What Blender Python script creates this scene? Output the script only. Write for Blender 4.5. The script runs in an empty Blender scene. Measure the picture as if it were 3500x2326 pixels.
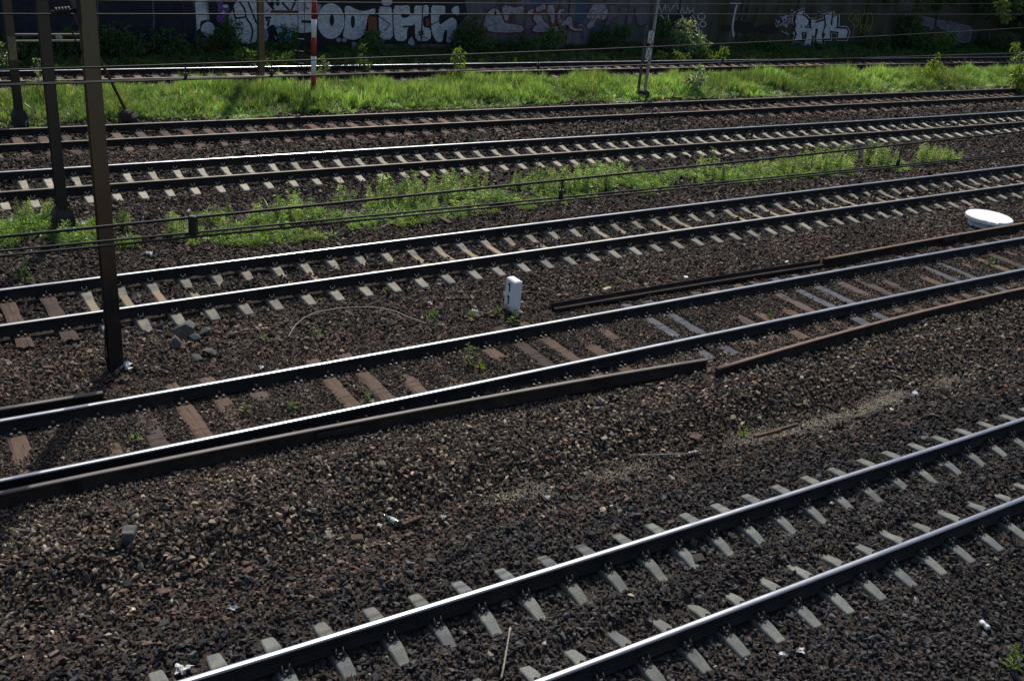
import bpy, math, random
import numpy as np
from mathutils import Vector, Matrix
from mathutils.geometry import tessellate_polygon

random.seed(7)
RNG = np.random.default_rng(11)
scene = bpy.context.scene
C = scene.collection

# ---------------------------------------------------------------- camera model
FPX, PITCH, ROLL, CAMH = 3494.4, 0.435893, -0.100227, 7.7205
IW, IH = 3500.0, 2326.0
_d = np.array([0, math.cos(PITCH), -math.sin(PITCH)])
_r0 = np.array([1.0, 0, 0]); _n0 = np.cross(_d, _r0)
_r = _r0*math.cos(ROLL) + _n0*math.sin(ROLL)
_n = -_r0*math.sin(ROLL) + _n0*math.cos(ROLL)


def ray(px):
    px = np.atleast_2d(np.asarray(px, float))
    return _d + (px[:, :1]-IW/2)/FPX*_r + (px[:, 1:2]-IH/2)/FPX*_n


def unproj(px, z=0.0):
    v = ray(px)
    t = (z-CAMH)/v[:, 2]
    return np.c_[v[:, :2]*t[:, None], np.broadcast_to(z, t.shape)]


def proj(X):
    X = np.atleast_2d(X) - np.array([0, 0, CAMH])
    dd = X@_d
    dd = np.where(dd > 0.5, dd, np.nan)
    return np.stack([IW/2+FPX*(X@_r)/dd, IH/2+FPX*(X@_n)/dd], -1)


def inframe(X, mx=350, top=200, bot=350):
    p = proj(X)
    with np.errstate(invalid='ignore'):
        return (p[:, 0] > -mx) & (p[:, 0] < IW+mx) & (p[:, 1] > -top) & (p[:, 1] < IH+bot)


# ---------------------------------------------------------------- tracks
TR = {  # polynomial y(x), fitted x-range, height of the sleeper tops
    6: ([0.00144333, 0.655219, 8.52804], -4, 13, 0.0),
    5: ([-6.18501e-05, 0.000646, 0.693377, 15.4937], -8, 15, 0.12),
    4: ([9.71537e-06, -0.000627673, 0.705755, 21.6241], -11, 18, 0.0),
    3: ([3.70203e-05, -0.000702052, 0.655481, 29.5772], -13, 22, 0.05),
    2: ([-0.000223009, 0.660278, 34.7967], -16, 25, -0.10),
    1: ([-0.00053121, 0.659068, 43.4889], -18, 29, -0.05)}


def yc(k, x):
    c, lo, hi, _ = TR[k]
    x = np.asarray(x, float)
    xc = np.clip(x, lo, hi)
    return np.polyval(c, xc) + (x-xc)*np.polyval(np.polyder(c), xc)


def slope(k, x):
    c, lo, hi, _ = TR[k]
    return np.polyval(np.polyder(c), np.clip(x, lo, hi))


CUR = {}
for k in TR:
    xs = np.linspace(-34, 70, 4200)
    ys = yc(k, xs)
    CUR[k] = (xs, ys, np.r_[0, np.cumsum(np.hypot(np.diff(xs), np.diff(ys)))])


def at(k, s, off=0.0):
    xs, ys, ss = CUR[k]
    x = np.interp(s, ss, xs); y = np.interp(s, ss, ys)
    g = slope(k, x); q = np.hypot(g, 1)
    return x-g/q*off, y+off/q, np.arctan(g)


def station(k, px, z):
    """arclength of image points that lie at height z beside track k"""
    xs, ys, ss = CUR[k]
    P = unproj(px, z)
    out = []
    for p in P:
        i = np.argmin((xs-p[0])**2+(ys-p[1])**2)
        out.append(ss[i])
    return np.array(out)


def lat(k, x, y):
    g = slope(k, x)
    return (y-yc(k, x))/np.hypot(g, 1)


# ---------------------------------------------------------------- terrain
def vnoise(x, y, sc, seed=0):
    x = np.asarray(x)/sc; y = np.asarray(y)/sc
    xi = np.floor(x); yi = np.floor(y); fx = x-xi; fy = y-yi
    fx = fx*fx*(3-2*fx); fy = fy*fy*(3-2*fy)

    def h(a, b):
        v = np.sin(a*127.1+b*311.7+seed*74.7)*43758.5453
        return v-np.floor(v)
    return (h(xi, yi)*(1-fx)+h(xi+1, yi)*fx)*(1-fy)+(h(xi, yi+1)*(1-fx)+h(xi+1, yi+1)*fx)*fy


GAPS = {  # (near track, far track): heights against metres from the near track, then metres before the far track
    (6, 5): ([1.3, 1.8, 2.3, 2.65], [-.035, -.07, -.17, -.18], [2.25, 1.75, 1.4], [0.10, 0.14, 0.10]),
    (5, 4): ([1.4, 2.0, 2.7], [.095, .085, .06], [1.75, 1.4], [-.02, -.06]),
    (4, 3): ([1.4, 2.0, 3.3], [-.065, -.13, -.12], [1.9, 1.4], [-.09, -.02]),
    (3, 2): ([1.4, 1.7, 2.15], [-.01, 0.0, 0.09], [1.7, 1.4], [-.09, -.135]),
    (2, 1): ([1.4, 2.0, 4.0], [-.13, -.10, 0.02], [1.9, 1.4], [-.05, -.09])}


def bed(k, s, x, y):
    z = TR[k][3]
    a = np.abs(s)
    n1 = vnoise(x, y, .45, k)-.5
    if k == 6:
        return z-.050+.064*np.clip((.27-a)/.14, 0, 1)+.055*n1*(a < .5)
    if k == 4:
        return z-.082+.05*np.clip((.36-a)/.22, 0, 1)*vnoise(x, y, 1.3, 44)*1.1+.045*n1*(a < .6)
    if k == 3:
        return z-.07+.02*n1
    if k == 5:
        return z-.005+.060*n1+.045*(vnoise(x, y, 1.6, 5)-.5)
    if k == 2:
        return z-.045+.05*n1+.05*(np.clip((x+3)/5, 0, 1)*np.clip((9-x)/4, 0, 1))
    return z-.045+.03*n1


def H(x, y):
    x = np.asarray(x, float); y = np.asarray(y, float)
    L = {k: lat(k, x, y) for k in TR}
    z = np.full(x.shape, -.06)
    s = L[6]
    near = s < 0
    z = np.where(near, np.interp(-s, [1.3, 1.9, 3.0, 6], [-.04, -.08, -.16, -.2]), z)
    for (a, b), (da, za, db, zb) in GAPS.items():
        sa, sb = L[a], L[b]
        m = (sa >= 0) & (sb < 0)
        if not m.any():
            continue
        g = sa[m]-sb[m]
        zz = np.empty(g.shape)
        t = sa[m]
        # piecewise: knots vary with the gap, so interpolate by hand
        kn = [np.full(g.shape, v) for v in da]+[np.maximum(g-v, da[-1]+.05) for v in db]
        kz = list(za)+list(zb)
        zz = np.full(g.shape, kz[0])
        for i in range(len(kn)-1):
            f = np.clip((t-kn[i])/np.maximum(kn[i+1]-kn[i], 1e-3), 0, 1)
            f = f*f*(3-2*f)
            zz = np.where(t >= kn[i], kz[i]+(kz[i+1]-kz[i])*f, zz)
        zz = np.where(t >= kn[-1], kz[-1], zz)
        z[m] = zz
    m = L[1] >= 0
    z = np.where(m, np.interp(L[1], [1.4, 2.4, 4.0, 30], [-.09, .02, .12, .2]), z)
    sh = np.clip((L[6]-2.2)/.6, 0, 1)*np.clip((-L[5]-1.5)/.5, 0, 1)
    z = z+(.035+.07*sh)*(vnoise(x, y, .8, 1)-.5)+(.05+.10*sh)*(vnoise(x, y, 2.0, 2)-.5)
    for k in TR:
        a = np.abs(L[k])
        w = np.clip((1.5-a)/.2, 0, 1)
        z = z*(1-w)+bed(k, L[k], x, y)*w
    return z


def gp(px, lift=0.0):
    """image point -> point on the terrain"""
    px = np.atleast_2d(np.asarray(px, float))
    z = np.zeros(len(px))
    for _ in range(6):
        P = unproj(px, z)
        z = H(P[:, 0], P[:, 1])+lift
    return np.c_[P[:, :2], z]


# ---------------------------------------------------------------- mesh helpers
class MB:
    def __init__(self):
        self.v = []; self.f = []; self.m = []; self.s = []

    def add(self, verts, faces, mat=0, smooth=False):
        o = len(self.v)
        self.v.extend([tuple(map(float, p)) for p in verts])
        for i, f in enumerate(faces):
            self.f.append([j+o for j in f])
            self.m.append(mat[i] if isinstance(mat, (list, tuple)) else mat)
            self.s.append(smooth[i] if isinstance(smooth, (list, tuple)) else smooth)

    def box(self, c, size, rot=None, mat=0, bev=0.0, taper=1.0):
        sx, sy, sz = [s/2 for s in size]
        if bev <= 0:
            V = [Vector((x*sx*(taper if z > 0 else 1), y*sy*(taper if z > 0 else 1), z*sz)) for z in (-1, 1) for y in (-1, 1) for x in (-1, 1)]
            F = [(0, 2, 3, 1), (4, 5, 7, 6), (0, 1, 5, 4), (2, 6, 7, 3), (0, 4, 6, 2), (1, 3, 7, 5)]
        else:
            V = []; b = bev
            rings = [(-sz, 1, b*0), (-sz+b*0, 1, 0), (sz-b, taper, 0), (sz, taper, b)]
            F = []
            for (z, t, ins) in rings[1:]:
                ax, ay = sx*t-ins, sy*t-ins
                cb = b*.7
                for (x, y) in ((-ax+cb, -ay), (ax-cb, -ay), (ax, -ay+cb), (ax, ay-cb), (ax-cb, ay), (-ax+cb, ay), (-ax, ay-cb), (-ax, -ay+cb)):
                    V.append(Vector((x, y, z)))
            for r in range(2):
                for i in range(8):
                    j = (i+1) % 8
                    F.append((r*8+i, r*8+j, r*8+8+j, r*8+8+i))
            F.append(tuple(range(16, 24))); F.append(tuple(range(7, -1, -1)))
        M = rot.to_matrix() if hasattr(rot, 'to_matrix') else (rot or Matrix.Identity(3))
        self.add([M@v+Vector(c) for v in V], F, mat)

    def tube(self, pts, r, n=8, mat=0, caps=True, smooth=True):
        pts = [Vector(p) for p in pts]
        rr = r if isinstance(r, (list, tuple)) else [r]*len(pts)
        V = []; F = []
        up = None
        for i, p in enumerate(pts):
            t = (pts[min(i+1, len(pts)-1)]-pts[max(i-1, 0)])
            t = t.normalized() if t.length > 1e-9 else Vector((0, 0, 1))
            if up is None:
                up = Vector((0, 0, 1)) if abs(t.z) < .9 else Vector((1, 0, 0))
            a = t.cross(up)
            a = a.normalized() if a.length > 1e-6 else t.orthogonal().normalized()
            b = a.cross(t).normalized(); up = b
            for j in range(n):
                w = 2*math.pi*j/n
                V.append(p+(a*math.cos(w)+b*math.sin(w))*rr[i])
        for i in range(len(pts)-1):
            for j in range(n):
                k = (j+1) % n
                F.append((i*n+j, i*n+k, i*n+n+k, i*n+n+j))
        sm = [smooth]*len(F)
        if caps:
            F.append(tuple(range(n-1, -1, -1))); F.append(tuple(range((len(pts)-1)*n, len(pts)*n)))
            sm += [False, False]
        self.add(V, F, mat, sm)

    def mesh(self, name, mats):
        me = bpy.data.meshes.new(name)
        me.from_pydata(self.v, [], self.f)
        for m in (mats if isinstance(mats, (list, tuple)) else [mats]):
            me.materials.append(m)
        me.polygons.foreach_set('material_index', self.m)
        me.polygons.foreach_set('use_smooth', self.s)
        me.update()
        return me

    def build(self, name, mats, parent=None, loc=None, rotz=0):
        return link(name, self.mesh(name, mats), parent, loc, rotz)


def link(name, me, parent=None, loc=None, rotz=0):
    o = bpy.data.objects.new(name, me)
    C.objects.link(o)
    if loc is not None:
        o.location = loc
    o.rotation_euler = (0, 0, rotz)
    if parent:
        o.parent = parent
    return o


def empty(name, loc, rotz=0):
    o = bpy.data.objects.new(name, None)
    o.empty_display_size = .2
    C.objects.link(o); o.location = loc; o.rotation_euler = (0, 0, rotz)
    return o


def tag(o, label=None, cat=None, group=None, kind=None):
    if label: o['label'] = label
    if cat: o['category'] = cat
    if group: o['group'] = group
    if kind: o['kind'] = kind
    return o


# ---------------------------------------------------------------- materials
def newmat(name):
    m = bpy.data.materials.new(name)
    m.use_nodes = True
    nt = m.node_tree
    nt.nodes.clear()
    return m, nt


def nd(nt, t, **kw):
    n = nt.nodes.new(t)
    for k, v in kw.items():
        if k.startswith('i_'):
            n.inputs[k[2:].replace('_', ' ')].default_value = v
        else:
            setattr(n, k, v)
    return n


def rgba(c):
    return (c[0], c[1], c[2], 1.0)


def mixc(nt, fac, a, b, mode='MIX'):
    m = nt.nodes.new('ShaderNodeMix'); m.data_type = 'RGBA'; m.blend_type = mode
    for sock, v in ((m.inputs[0], fac), (m.inputs[6], a), (m.inputs[7], b)):
        if hasattr(v, 'is_output'):
            nt.links.new(v, sock)
        elif isinstance(v, (int, float)):
            sock.default_value = v
        else:
            sock.default_value = rgba(v)
    return m.outputs[2]


def ramp(nt, src, stops):
    r = nt.nodes.new('ShaderNodeValToRGB')
    e = r.color_ramp.elements
    while len(e) < len(stops):
        e.new(.5)
    for i, (p, c) in enumerate(stops):
        e[i].position = p
        e[i].color = rgba(c) if not isinstance(c, (int, float)) else (c, c, c, 1)
    nt.links.new(src, r.inputs[0])
    return r.outputs[0]


def noise(nt, scale, detail=4, vec=None, rough=.55, stretch=None):
    n = nd(nt, 'ShaderNodeTexNoise')
    n.inputs['Scale'].default_value = scale; n.inputs['Detail'].default_value = detail
    n.inputs['Roughness'].default_value = rough
    if vec is not None:
        if stretch:
            mp = nd(nt, 'ShaderNodeMapping'); mp.inputs['Scale'].default_value = stretch
            nt.links.new(vec, mp.inputs['Vector']); vec = mp.outputs[0]
        nt.links.new(vec, n.inputs['Vector'])
    return n.outputs['Fac']


def objvec(nt, rnd=True):
    tc = nd(nt, 'ShaderNodeTexCoord'); v = tc.outputs['Object']
    if rnd:
        oi = nd(nt, 'ShaderNodeObjectInfo')
        mu = nd(nt, 'ShaderNodeMath', operation='MULTIPLY'); mu.inputs[1].default_value = 37.0
        nt.links.new(oi.outputs['Random'], mu.inputs[0])
        ad = nd(nt, 'ShaderNodeVectorMath', operation='ADD')
        nt.links.new(v, ad.inputs[0]); nt.links.new(mu.outputs[0], ad.inputs[1])
        v = ad.outputs[0]
    return v


def principled(nt, col, rough=.8, metal=0.0, spec=.3, bump=None, bdist=.01, bstr=.6):
    b = nd(nt, 'ShaderNodeBsdfPrincipled')
    if hasattr(col, 'is_output'):
        nt.links.new(col, b.inputs['Base Color'])
    else:
        b.inputs['Base Color'].default_value = rgba(col)
    if hasattr(rough, 'is_output'):
        nt.links.new(rough, b.inputs['Roughness'])
    else:
        b.inputs['Roughness'].default_value = rough
    b.inputs['Metallic'].default_value = metal
    b.inputs['Specular IOR Level'].default_value = spec
    if bump is not None:
        bp = nd(nt, 'ShaderNodeBump'); bp.inputs['Distance'].default_value = bdist; bp.inputs['Strength'].default_value = bstr
        nt.links.new(bump, bp.inputs['Height']); nt.links.new(bp.outputs[0], b.inputs['Normal'])
    o = nd(nt, 'ShaderNodeOutputMaterial')
    nt.links.new(b.outputs[0], o.inputs[0])
    return b


def simple(name, col, rough=.8, metal=0.0, spec=.3, var=.25, scale=8, col2=None, bd=.004, rnd=True):
    m, nt = newmat(name)
    v = objvec(nt, rnd)
    n = noise(nt, scale, 5, v)
    c2 = col2 or tuple(c*(1-var) for c in col)
    c1 = tuple(min(1, c*(1+var*.6)) for c in col)
    cc = mixc(nt, ramp(nt, n, [(.33, 0.0), (.67, 1.0)]), c2, c1)
    principled(nt, cc, rough, metal, spec, bump=noise(nt, scale*6, 3, v), bdist=bd)
    return m


M = {}
# stones: colour comes with each stone
m, nt = newmat('ballast_stone')
a = nd(nt, 'ShaderNodeAttribute', attribute_type='INSTANCER', attribute_name='col')
ge = nd(nt, 'ShaderNodeNewGeometry')
n = noise(nt, 60, 3, ge.outputs['Position'])
principled(nt, mixc(nt, 1.0, a.outputs['Color'], ramp(nt, n, [(.3, .72), (.7, 1.2)]), 'MULTIPLY'), .85, 0, .25)
M['stone'] = m


def leafmat(name, atype, trans=.42, gloss=.55):
    m, nt = newmat(name)
    a = nd(nt, 'ShaderNodeAttribute', attribute_type=atype, attribute_name='col')
    di = nd(nt, 'ShaderNodeBsdfPrincipled'); di.inputs['Roughness'].default_value = .42
    di.inputs['Specular IOR Level'].default_value = gloss
    tr = nd(nt, 'ShaderNodeBsdfTranslucent')
    nt.links.new(a.outputs['Color'], di.inputs['Base Color'])
    nt.links.new(mixc(nt, 1.0, a.outputs['Color'], (1.5, 1.35, .55), 'MULTIPLY'), tr.inputs['Color'])
    mx = nd(nt, 'ShaderNodeMixShader'); mx.inputs[0].default_value = trans
    nt.links.new(di.outputs[0], mx.inputs[1]); nt.links.new(tr.outputs[0], mx.inputs[2])
    o = nd(nt, 'ShaderNodeOutputMaterial'); nt.links.new(mx.outputs[0], o.inputs[0])
    return m


M['leaf_i'] = leafmat('leaf_scattered', 'INSTANCER')
M['leaf_g'] = leafmat('leaf_plant', 'GEOMETRY')

# ground below the stones
m, nt = newmat('gravel_bed')
ge = nd(nt, 'ShaderNodeNewGeometry'); P = ge.outputs['Position']
vo = nd(nt, 'ShaderNodeTexVoronoi'); vo.inputs['Scale'].default_value = 26; nt.links.new(P, vo.inputs['Vector'])
c = mixc(nt, noise(nt, .6, 4, P), (.024, .019, .016), (.042, .032, .026))
c = mixc(nt, ramp(nt, noise(nt, 30, 3, P), [(.4, 0.0), (.62, 1.0)]), c, (.06, .048, .038))
principled(nt, c, .95, 0, .1, bump=vo.outputs['Distance'], bdist=.03, bstr=.8)
M['ground'] = m

# rails
m, nt = newmat('polished_rail_head')
v = objvec(nt)
r = ramp(nt, noise(nt, 3, 4, v), [(.3, .24), (.7, .33)])
principled(nt, mixc(nt, noise(nt, 1.2, 4, v), (.31, .32, .34), (.43, .44, .46)), r, 1.0, .5)
M['head'] = m
m, nt = newmat('half_worn_rail_head')
v = objvec(nt)
principled(nt, mixc(nt, noise(nt, 1.6, 4, v), (.20, .20, .205), (.30, .30, .31)), .44, .9, .5)
M['head_mid'] = m
m, nt = newmat('dull_rail_head')
v = objvec(nt)
principled(nt, mixc(nt, ramp(nt, noise(nt, 2.2, 5, v), [(.35, 0.0), (.65, 1.0)]), (.105, .085, .068), (.16, .14, .12)), .55, .3, .4)
M['head_dull'] = m
m, nt = newmat('rusty_spare_rail_top')
v = objvec(nt)
principled(nt, mixc(nt, ramp(nt, noise(nt, 5, 5, v), [(.3, 0.0), (.7, 1.0)]), (.125, .078, .054), (.185, .125, .092)), .75, .0, .4, bump=noise(nt, 60, 3, v), bdist=.002)
M['head_rust'] = m
m, nt = newmat('sooty_spare_rail_top')
v = objvec(nt)
principled(nt, mixc(nt, ramp(nt, noise(nt, 1.1, 5, v), [(.35, 0.0), (.65, 1.0)]), (.085, .072, .066), (.14, .125, .115)), .62, .2, .4)
M['head_soot'] = m
m, nt = newmat('rail_web_grime')
v = objvec(nt)
principled(nt, mixc(nt, ramp(nt, noise(nt, 4, 5, v), [(.35, 0.0), (.7, 1.0)]), (.010, .009, .009), (.028, .022, .019)), .7, 0, .3, bump=noise(nt, 50, 3, v), bdist=.002)
M['web'] = m
m, nt = newmat('rusty_spare_rail_web')
v = objvec(nt)
principled(nt, mixc(nt, ramp(nt, noise(nt, 4, 5, v), [(.3, 0.0), (.7, 1.0)]), (.013, .010, .009), (.042, .029, .023)), .85, 0, .2, bump=noise(nt, 50, 3, v), bdist=.002)
M['web_rust'] = m
M['iron'] = simple('black_iron_fastening', (.022, .019, .018), .6, 0, .4, .4, 30)
M['bolt'] = simple('worn_bolt_head', (.12, .10, .09), .5, .4, .5, .3, 40)


def concrete(name, base, dirt, edge, dirtw):
    m, nt = newmat(name)
    tc = nd(nt, 'ShaderNodeTexCoord'); v = objvec(nt)
    sep = nd(nt, 'ShaderNodeSeparateXYZ'); nt.links.new(tc.outputs['Object'], sep.inputs[0])
    ab = nd(nt, 'ShaderNodeMath', operation='ABSOLUTE'); nt.links.new(sep.outputs['Y'], ab.inputs[0])
    big = noise(nt, 3.5, 6, v, .65)
    c = mixc(nt, ramp(nt, big, [(.38, 0.0), (.62, 1.0)]), base, edge)
    fine = noise(nt, 45, 4, v)
    c = mixc(nt, ramp(nt, fine, [(.42, .35), (.5, 0.0)]), c, tuple(x*.45 for x in base))
    # brake dust and rust lying in the middle of the sleeper, ragged outline
    ad = nd(nt, 'ShaderNodeMath', operation='MULTIPLY_ADD'); ad.inputs[1].default_value = .7; nt.links.new(noise(nt, 6, 5, v, .6), ad.inputs[0])
    nt.links.new(ab.outputs[0], ad.inputs[2])
    msk = ramp(nt, ad.outputs[0], [(dirtw, 1.0), (dirtw+.14, 0.0)])
    c = mixc(nt, msk, c, dirt)
    # brown dust and grease around the rail seats
    se = nd(nt, 'ShaderNodeMath', operation='SUBTRACT'); se.inputs[1].default_value = .7525; nt.links.new(ab.outputs[0], se.inputs[0])
    sa = nd(nt, 'ShaderNodeMath', operation='ABSOLUTE'); nt.links.new(se.outputs[0], sa.inputs[0])
    sm_ = nd(nt, 'ShaderNodeMath', operation='MULTIPLY_ADD'); sm_.inputs[1].default_value = .42; nt.links.new(noise(nt, 7, 5, v, .65), sm_.inputs[0]); nt.links.new(sa.outputs[0], sm_.inputs[2])
    c = mixc(nt, ramp(nt, sm_.outputs[0], [(.26, .75), (.42, 0.0)]), c, tuple(x*.45 for x in dirt))
    c = mixc(nt, ramp(nt, noise(nt, 2.2, 5, v, .7), [(.55, 0.0), (.72, .55)]), c, tuple(x*.5 for x in base))
    oi = nd(nt, 'ShaderNodeObjectInfo')
    c = mixc(nt, 1.0, c, ramp(nt, oi.outputs['Random'], [(0.0, .82), (1.0, 1.12)]), 'MULTIPLY')
    principled(nt, c, .9, 0, .2, bump=fine, bdist=.003)
    return m


M['con6'] = concrete('grey_concrete_sleeper', (.155, .162, .158), (.10, .09, .075), (.205, .208, .175), .40)
M['con4'] = concrete('stained_concrete_sleeper', (.185, .182, .175), (.28, .225, .15), (.31, .275, .205), .60)
M['con3'] = concrete('pale_concrete_sleeper', (.37, .335, .26), (.28, .235, .165), (.46, .42, .33), .45)


def wood(name, a, b, dark, grey=False):
    m, nt = newmat(name)
    v = objvec(nt)
    g = noise(nt, 3.0, 6, v, .6, (14, 1.0, 6))
    c = mixc(nt, ramp(nt, g, [(.3, 0.0), (.7, 1.0)]), a, b)
    crack = noise(nt, 2.2, 3, v, .5, (16, .8, 4))
    c = mixc(nt, ramp(nt, crack, [(.33, 1.0), (.40, 0.0)]), c, dark)
    pt = noise(nt, 2.5, 5, v, .6)
    c = mixc(nt, ramp(nt, pt, [(.52, 0.0), (.7, .6)]), c, (a[0]*.55, a[1]*.5, a[2]*.5))
    oi = nd(nt, 'ShaderNodeObjectInfo')
    rp = [(0.0, .75), (1.0, 1.1)] if grey else None
    c = mixc(nt, 1.0, c, ramp(nt, oi.outputs['Random'], rp or [(0.0, (.42, .40, .42)), (.28, (.85, .72, .62)), (.5, (1.15, .98, .82)), (.72, (.62, .60, .62)), (1.0, (1.1, 1.0, .95))]), 'MULTIPLY')
    principled(nt, c, .85, 0, .25, bump=g, bdist=.008)
    return m


M['wood5'] = wood('brown_timber', (.074, .053, .043), (.125, .094, .074), (.020, .016, .014))
M['wood5g'] = wood('grey_timber', (.060, .062, .078), (.105, .105, .125), (.018, .018, .022), True)
M['wood2'] = wood('weathered_timber', (.10, .068, .055), (.15, .108, .088), (.03, .022, .02))
M['wood1'] = wood('pale_timber', (.20, .145, .115), (.28, .215, .175), (.05, .035, .03))
M['white'] = simple('white_paint', (.74, .74, .76), .65, 0, .3, .16, 4, bd=.004)
m, nt = newmat('weathered_white_paint')
tc = nd(nt, 'ShaderNodeTexCoord'); v = tc.outputs['Object']
sp = nd(nt, 'ShaderNodeSeparateXYZ'); nt.links.new(v, sp.inputs[0])
ma = nd(nt, 'ShaderNodeMath', operation='MULTIPLY_ADD'); ma.inputs[1].default_value = .30; nt.links.new(noise(nt, 9, 5, v, .7), ma.inputs[0]); nt.links.new(sp.outputs['Z'], ma.inputs[2])
c = mixc(nt, ramp(nt, ma.outputs[0], [(.17, .85), (.30, 0.0)]), (.74, .74, .76), (.20, .165, .13))
c = mixc(nt, ramp(nt, noise(nt, 5, 6, v, .65, (1, 1, .35)), [(.56, 0.0), (.72, .55)]), c, (.42, .40, .37))
c = mixc(nt, ramp(nt, noise(nt, 40, 3, v), [(.70, 0.0), (.74, .8)]), c, (.22, .20, .18))
principled(nt, c, .7, 0, .3, bump=noise(nt, 25, 4, v), bdist=.004)
M['white_post'] = m
M['white_dirty'] = simple('dirty_white_paint', (.62, .62, .64), .7, 0, .3, .3, 10)
M['black'] = simple('black_paint', (.012, .012, .013), .6, 0, .3, .2, 8)
M['red'] = simple('red_paint', (.30, .022, .022), .6, 0, .3, .25, 4)
M['concrete_dark'] = simple('sooty_concrete', (.045, .04, .036), .9, 0, .2, .4, 6)
M['rubble'] = simple('broken_concrete', (.115, .112, .105), .95, 0, .2, .4, 14, bd=.012)
M['rust'] = simple('rusty_steel', (.105, .068, .050), .85, 0, .2, .35, 10)
M['wire'] = simple('dark_copper_wire', (.012, .011, .010), .6, 0, .3, .2, 3)
M['wire_grey'] = simple('grey_wire', (.25, .245, .24), .5, .3, .4, .2, 6)
M['stick'] = simple('weathered_stick', (.27, .25, .21), .8, 0, .2, .25, 10)
M['paper'] = simple('litter_paper', (.58, .57, .56), .7, 0, .3, .4, 14)
M['plastic'] = simple('litter_plastic', (.48, .51, .54), .35, 0, .5, .4, 12)
M['bark'] = simple('tree_bark', (.07, .055, .042), .95, 0, .1, .4, 6, bd=.02)
M['stem'] = simple('green_stem', (.10, .12, .045), .8, 0, .2, .3, 6)


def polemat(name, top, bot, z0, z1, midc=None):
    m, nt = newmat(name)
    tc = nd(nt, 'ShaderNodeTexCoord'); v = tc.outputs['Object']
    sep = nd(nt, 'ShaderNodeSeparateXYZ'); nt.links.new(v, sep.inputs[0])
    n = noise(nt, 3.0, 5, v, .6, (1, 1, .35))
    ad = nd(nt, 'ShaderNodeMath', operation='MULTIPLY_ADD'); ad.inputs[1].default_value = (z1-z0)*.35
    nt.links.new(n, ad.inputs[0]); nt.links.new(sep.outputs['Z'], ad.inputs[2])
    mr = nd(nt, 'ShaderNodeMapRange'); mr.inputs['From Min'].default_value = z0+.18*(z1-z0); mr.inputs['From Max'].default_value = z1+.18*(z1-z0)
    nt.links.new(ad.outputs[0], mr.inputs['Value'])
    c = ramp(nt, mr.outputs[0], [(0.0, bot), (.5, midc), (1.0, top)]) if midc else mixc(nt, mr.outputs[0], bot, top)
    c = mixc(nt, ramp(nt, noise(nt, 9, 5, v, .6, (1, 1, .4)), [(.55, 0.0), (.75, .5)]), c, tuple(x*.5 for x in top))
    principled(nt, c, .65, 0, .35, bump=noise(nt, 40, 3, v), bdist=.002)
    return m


M['pole_c'] = polemat('brown_to_black_mast', (.175, .142, .072), (.012, .009, .008), 1.0, 5.0, (.135, .076, .036))  # near black low down, brown halfway, yellowish olive at the top
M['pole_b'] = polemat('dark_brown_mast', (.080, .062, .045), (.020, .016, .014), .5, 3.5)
M['pole_a'] = polemat('olive_brown_mast', (.085, .068, .046), (.028, .022, .018), .6, 2.6)  # olive brown above, darker towards the bottom
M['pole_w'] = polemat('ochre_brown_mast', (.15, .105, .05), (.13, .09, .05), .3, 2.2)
M['lattice_l'] = simple('dark_brown_steel', (.085, .07, .055), .7, 0, .3, .4, 6)  # left leg and braces, a darker tone than the right leg
M['lattice_r'] = simple('grey_steel', (.36, .33, .28), .7, 0, .3, .3, 6)

# wall of old concrete: stains, streaks, horizontal board marks
m, nt = newmat('old_concrete_wall')
ge = nd(nt, 'ShaderNodeNewGeometry'); P = ge.outputs['Position']
big = noise(nt, .35, 6, P, .65)
st = noise(nt, 1.2, 6, P, .6, (1.6, 1.6, .22))
c = mixc(nt, ramp(nt, big, [(.35, 0.0), (.65, 1.0)]), (.085, .085, .090), (.18, .178, .178))
c = mixc(nt, ramp(nt, st, [(.48, 0.0), (.66, .85)]), c, (.035, .034, .030))
sx = nd(nt, 'ShaderNodeSeparateXYZ'); nt.links.new(P, sx.inputs[0])
# mossy stretch of the wall
mo = nd(nt, 'ShaderNodeMapRange'); mo.inputs['From Min'].default_value = 6.5; mo.inputs['From Max'].default_value = 9.0
nt.links.new(sx.outputs['X'], mo.inputs['Value'])
mm = nd(nt, 'ShaderNodeMath', operation='MULTIPLY'); nt.links.new(mo.outputs[0], mm.inputs[0])
nt.links.new(ramp(nt, noise(nt, .8, 5, P, .6, (1, 1, .5)), [(.3, .25), (.65, 1.0)]), mm.inputs[1])
c = mixc(nt, mm.outputs[0], c, (.046, .045, .022))
principled(nt, c, .95, 0, .15, bump=noise(nt, 14, 5, P, .6, (1, 1, 4)), bdist=.02)
M['wall'] = m


def paint(name, a, b, worn=.5):
    m, nt = newmat(name)
    ge = nd(nt, 'ShaderNodeNewGeometry'); P = ge.outputs['Position']
    n = noise(nt, 5.5, 6, P, .7, (1, 1, 2.2))
    c = mixc(nt, ramp(nt, n, [(.36, 0.0), (.60, 1.0)]), a, b)
    c = mixc(nt, ramp(nt, noise(nt, 1.6, 5, P, .7), [(.5, 0.0), (.72, worn)]), c, tuple(x*.45 for x in a))
    principled(nt, c, .6, 0, .3)
    return m


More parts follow.
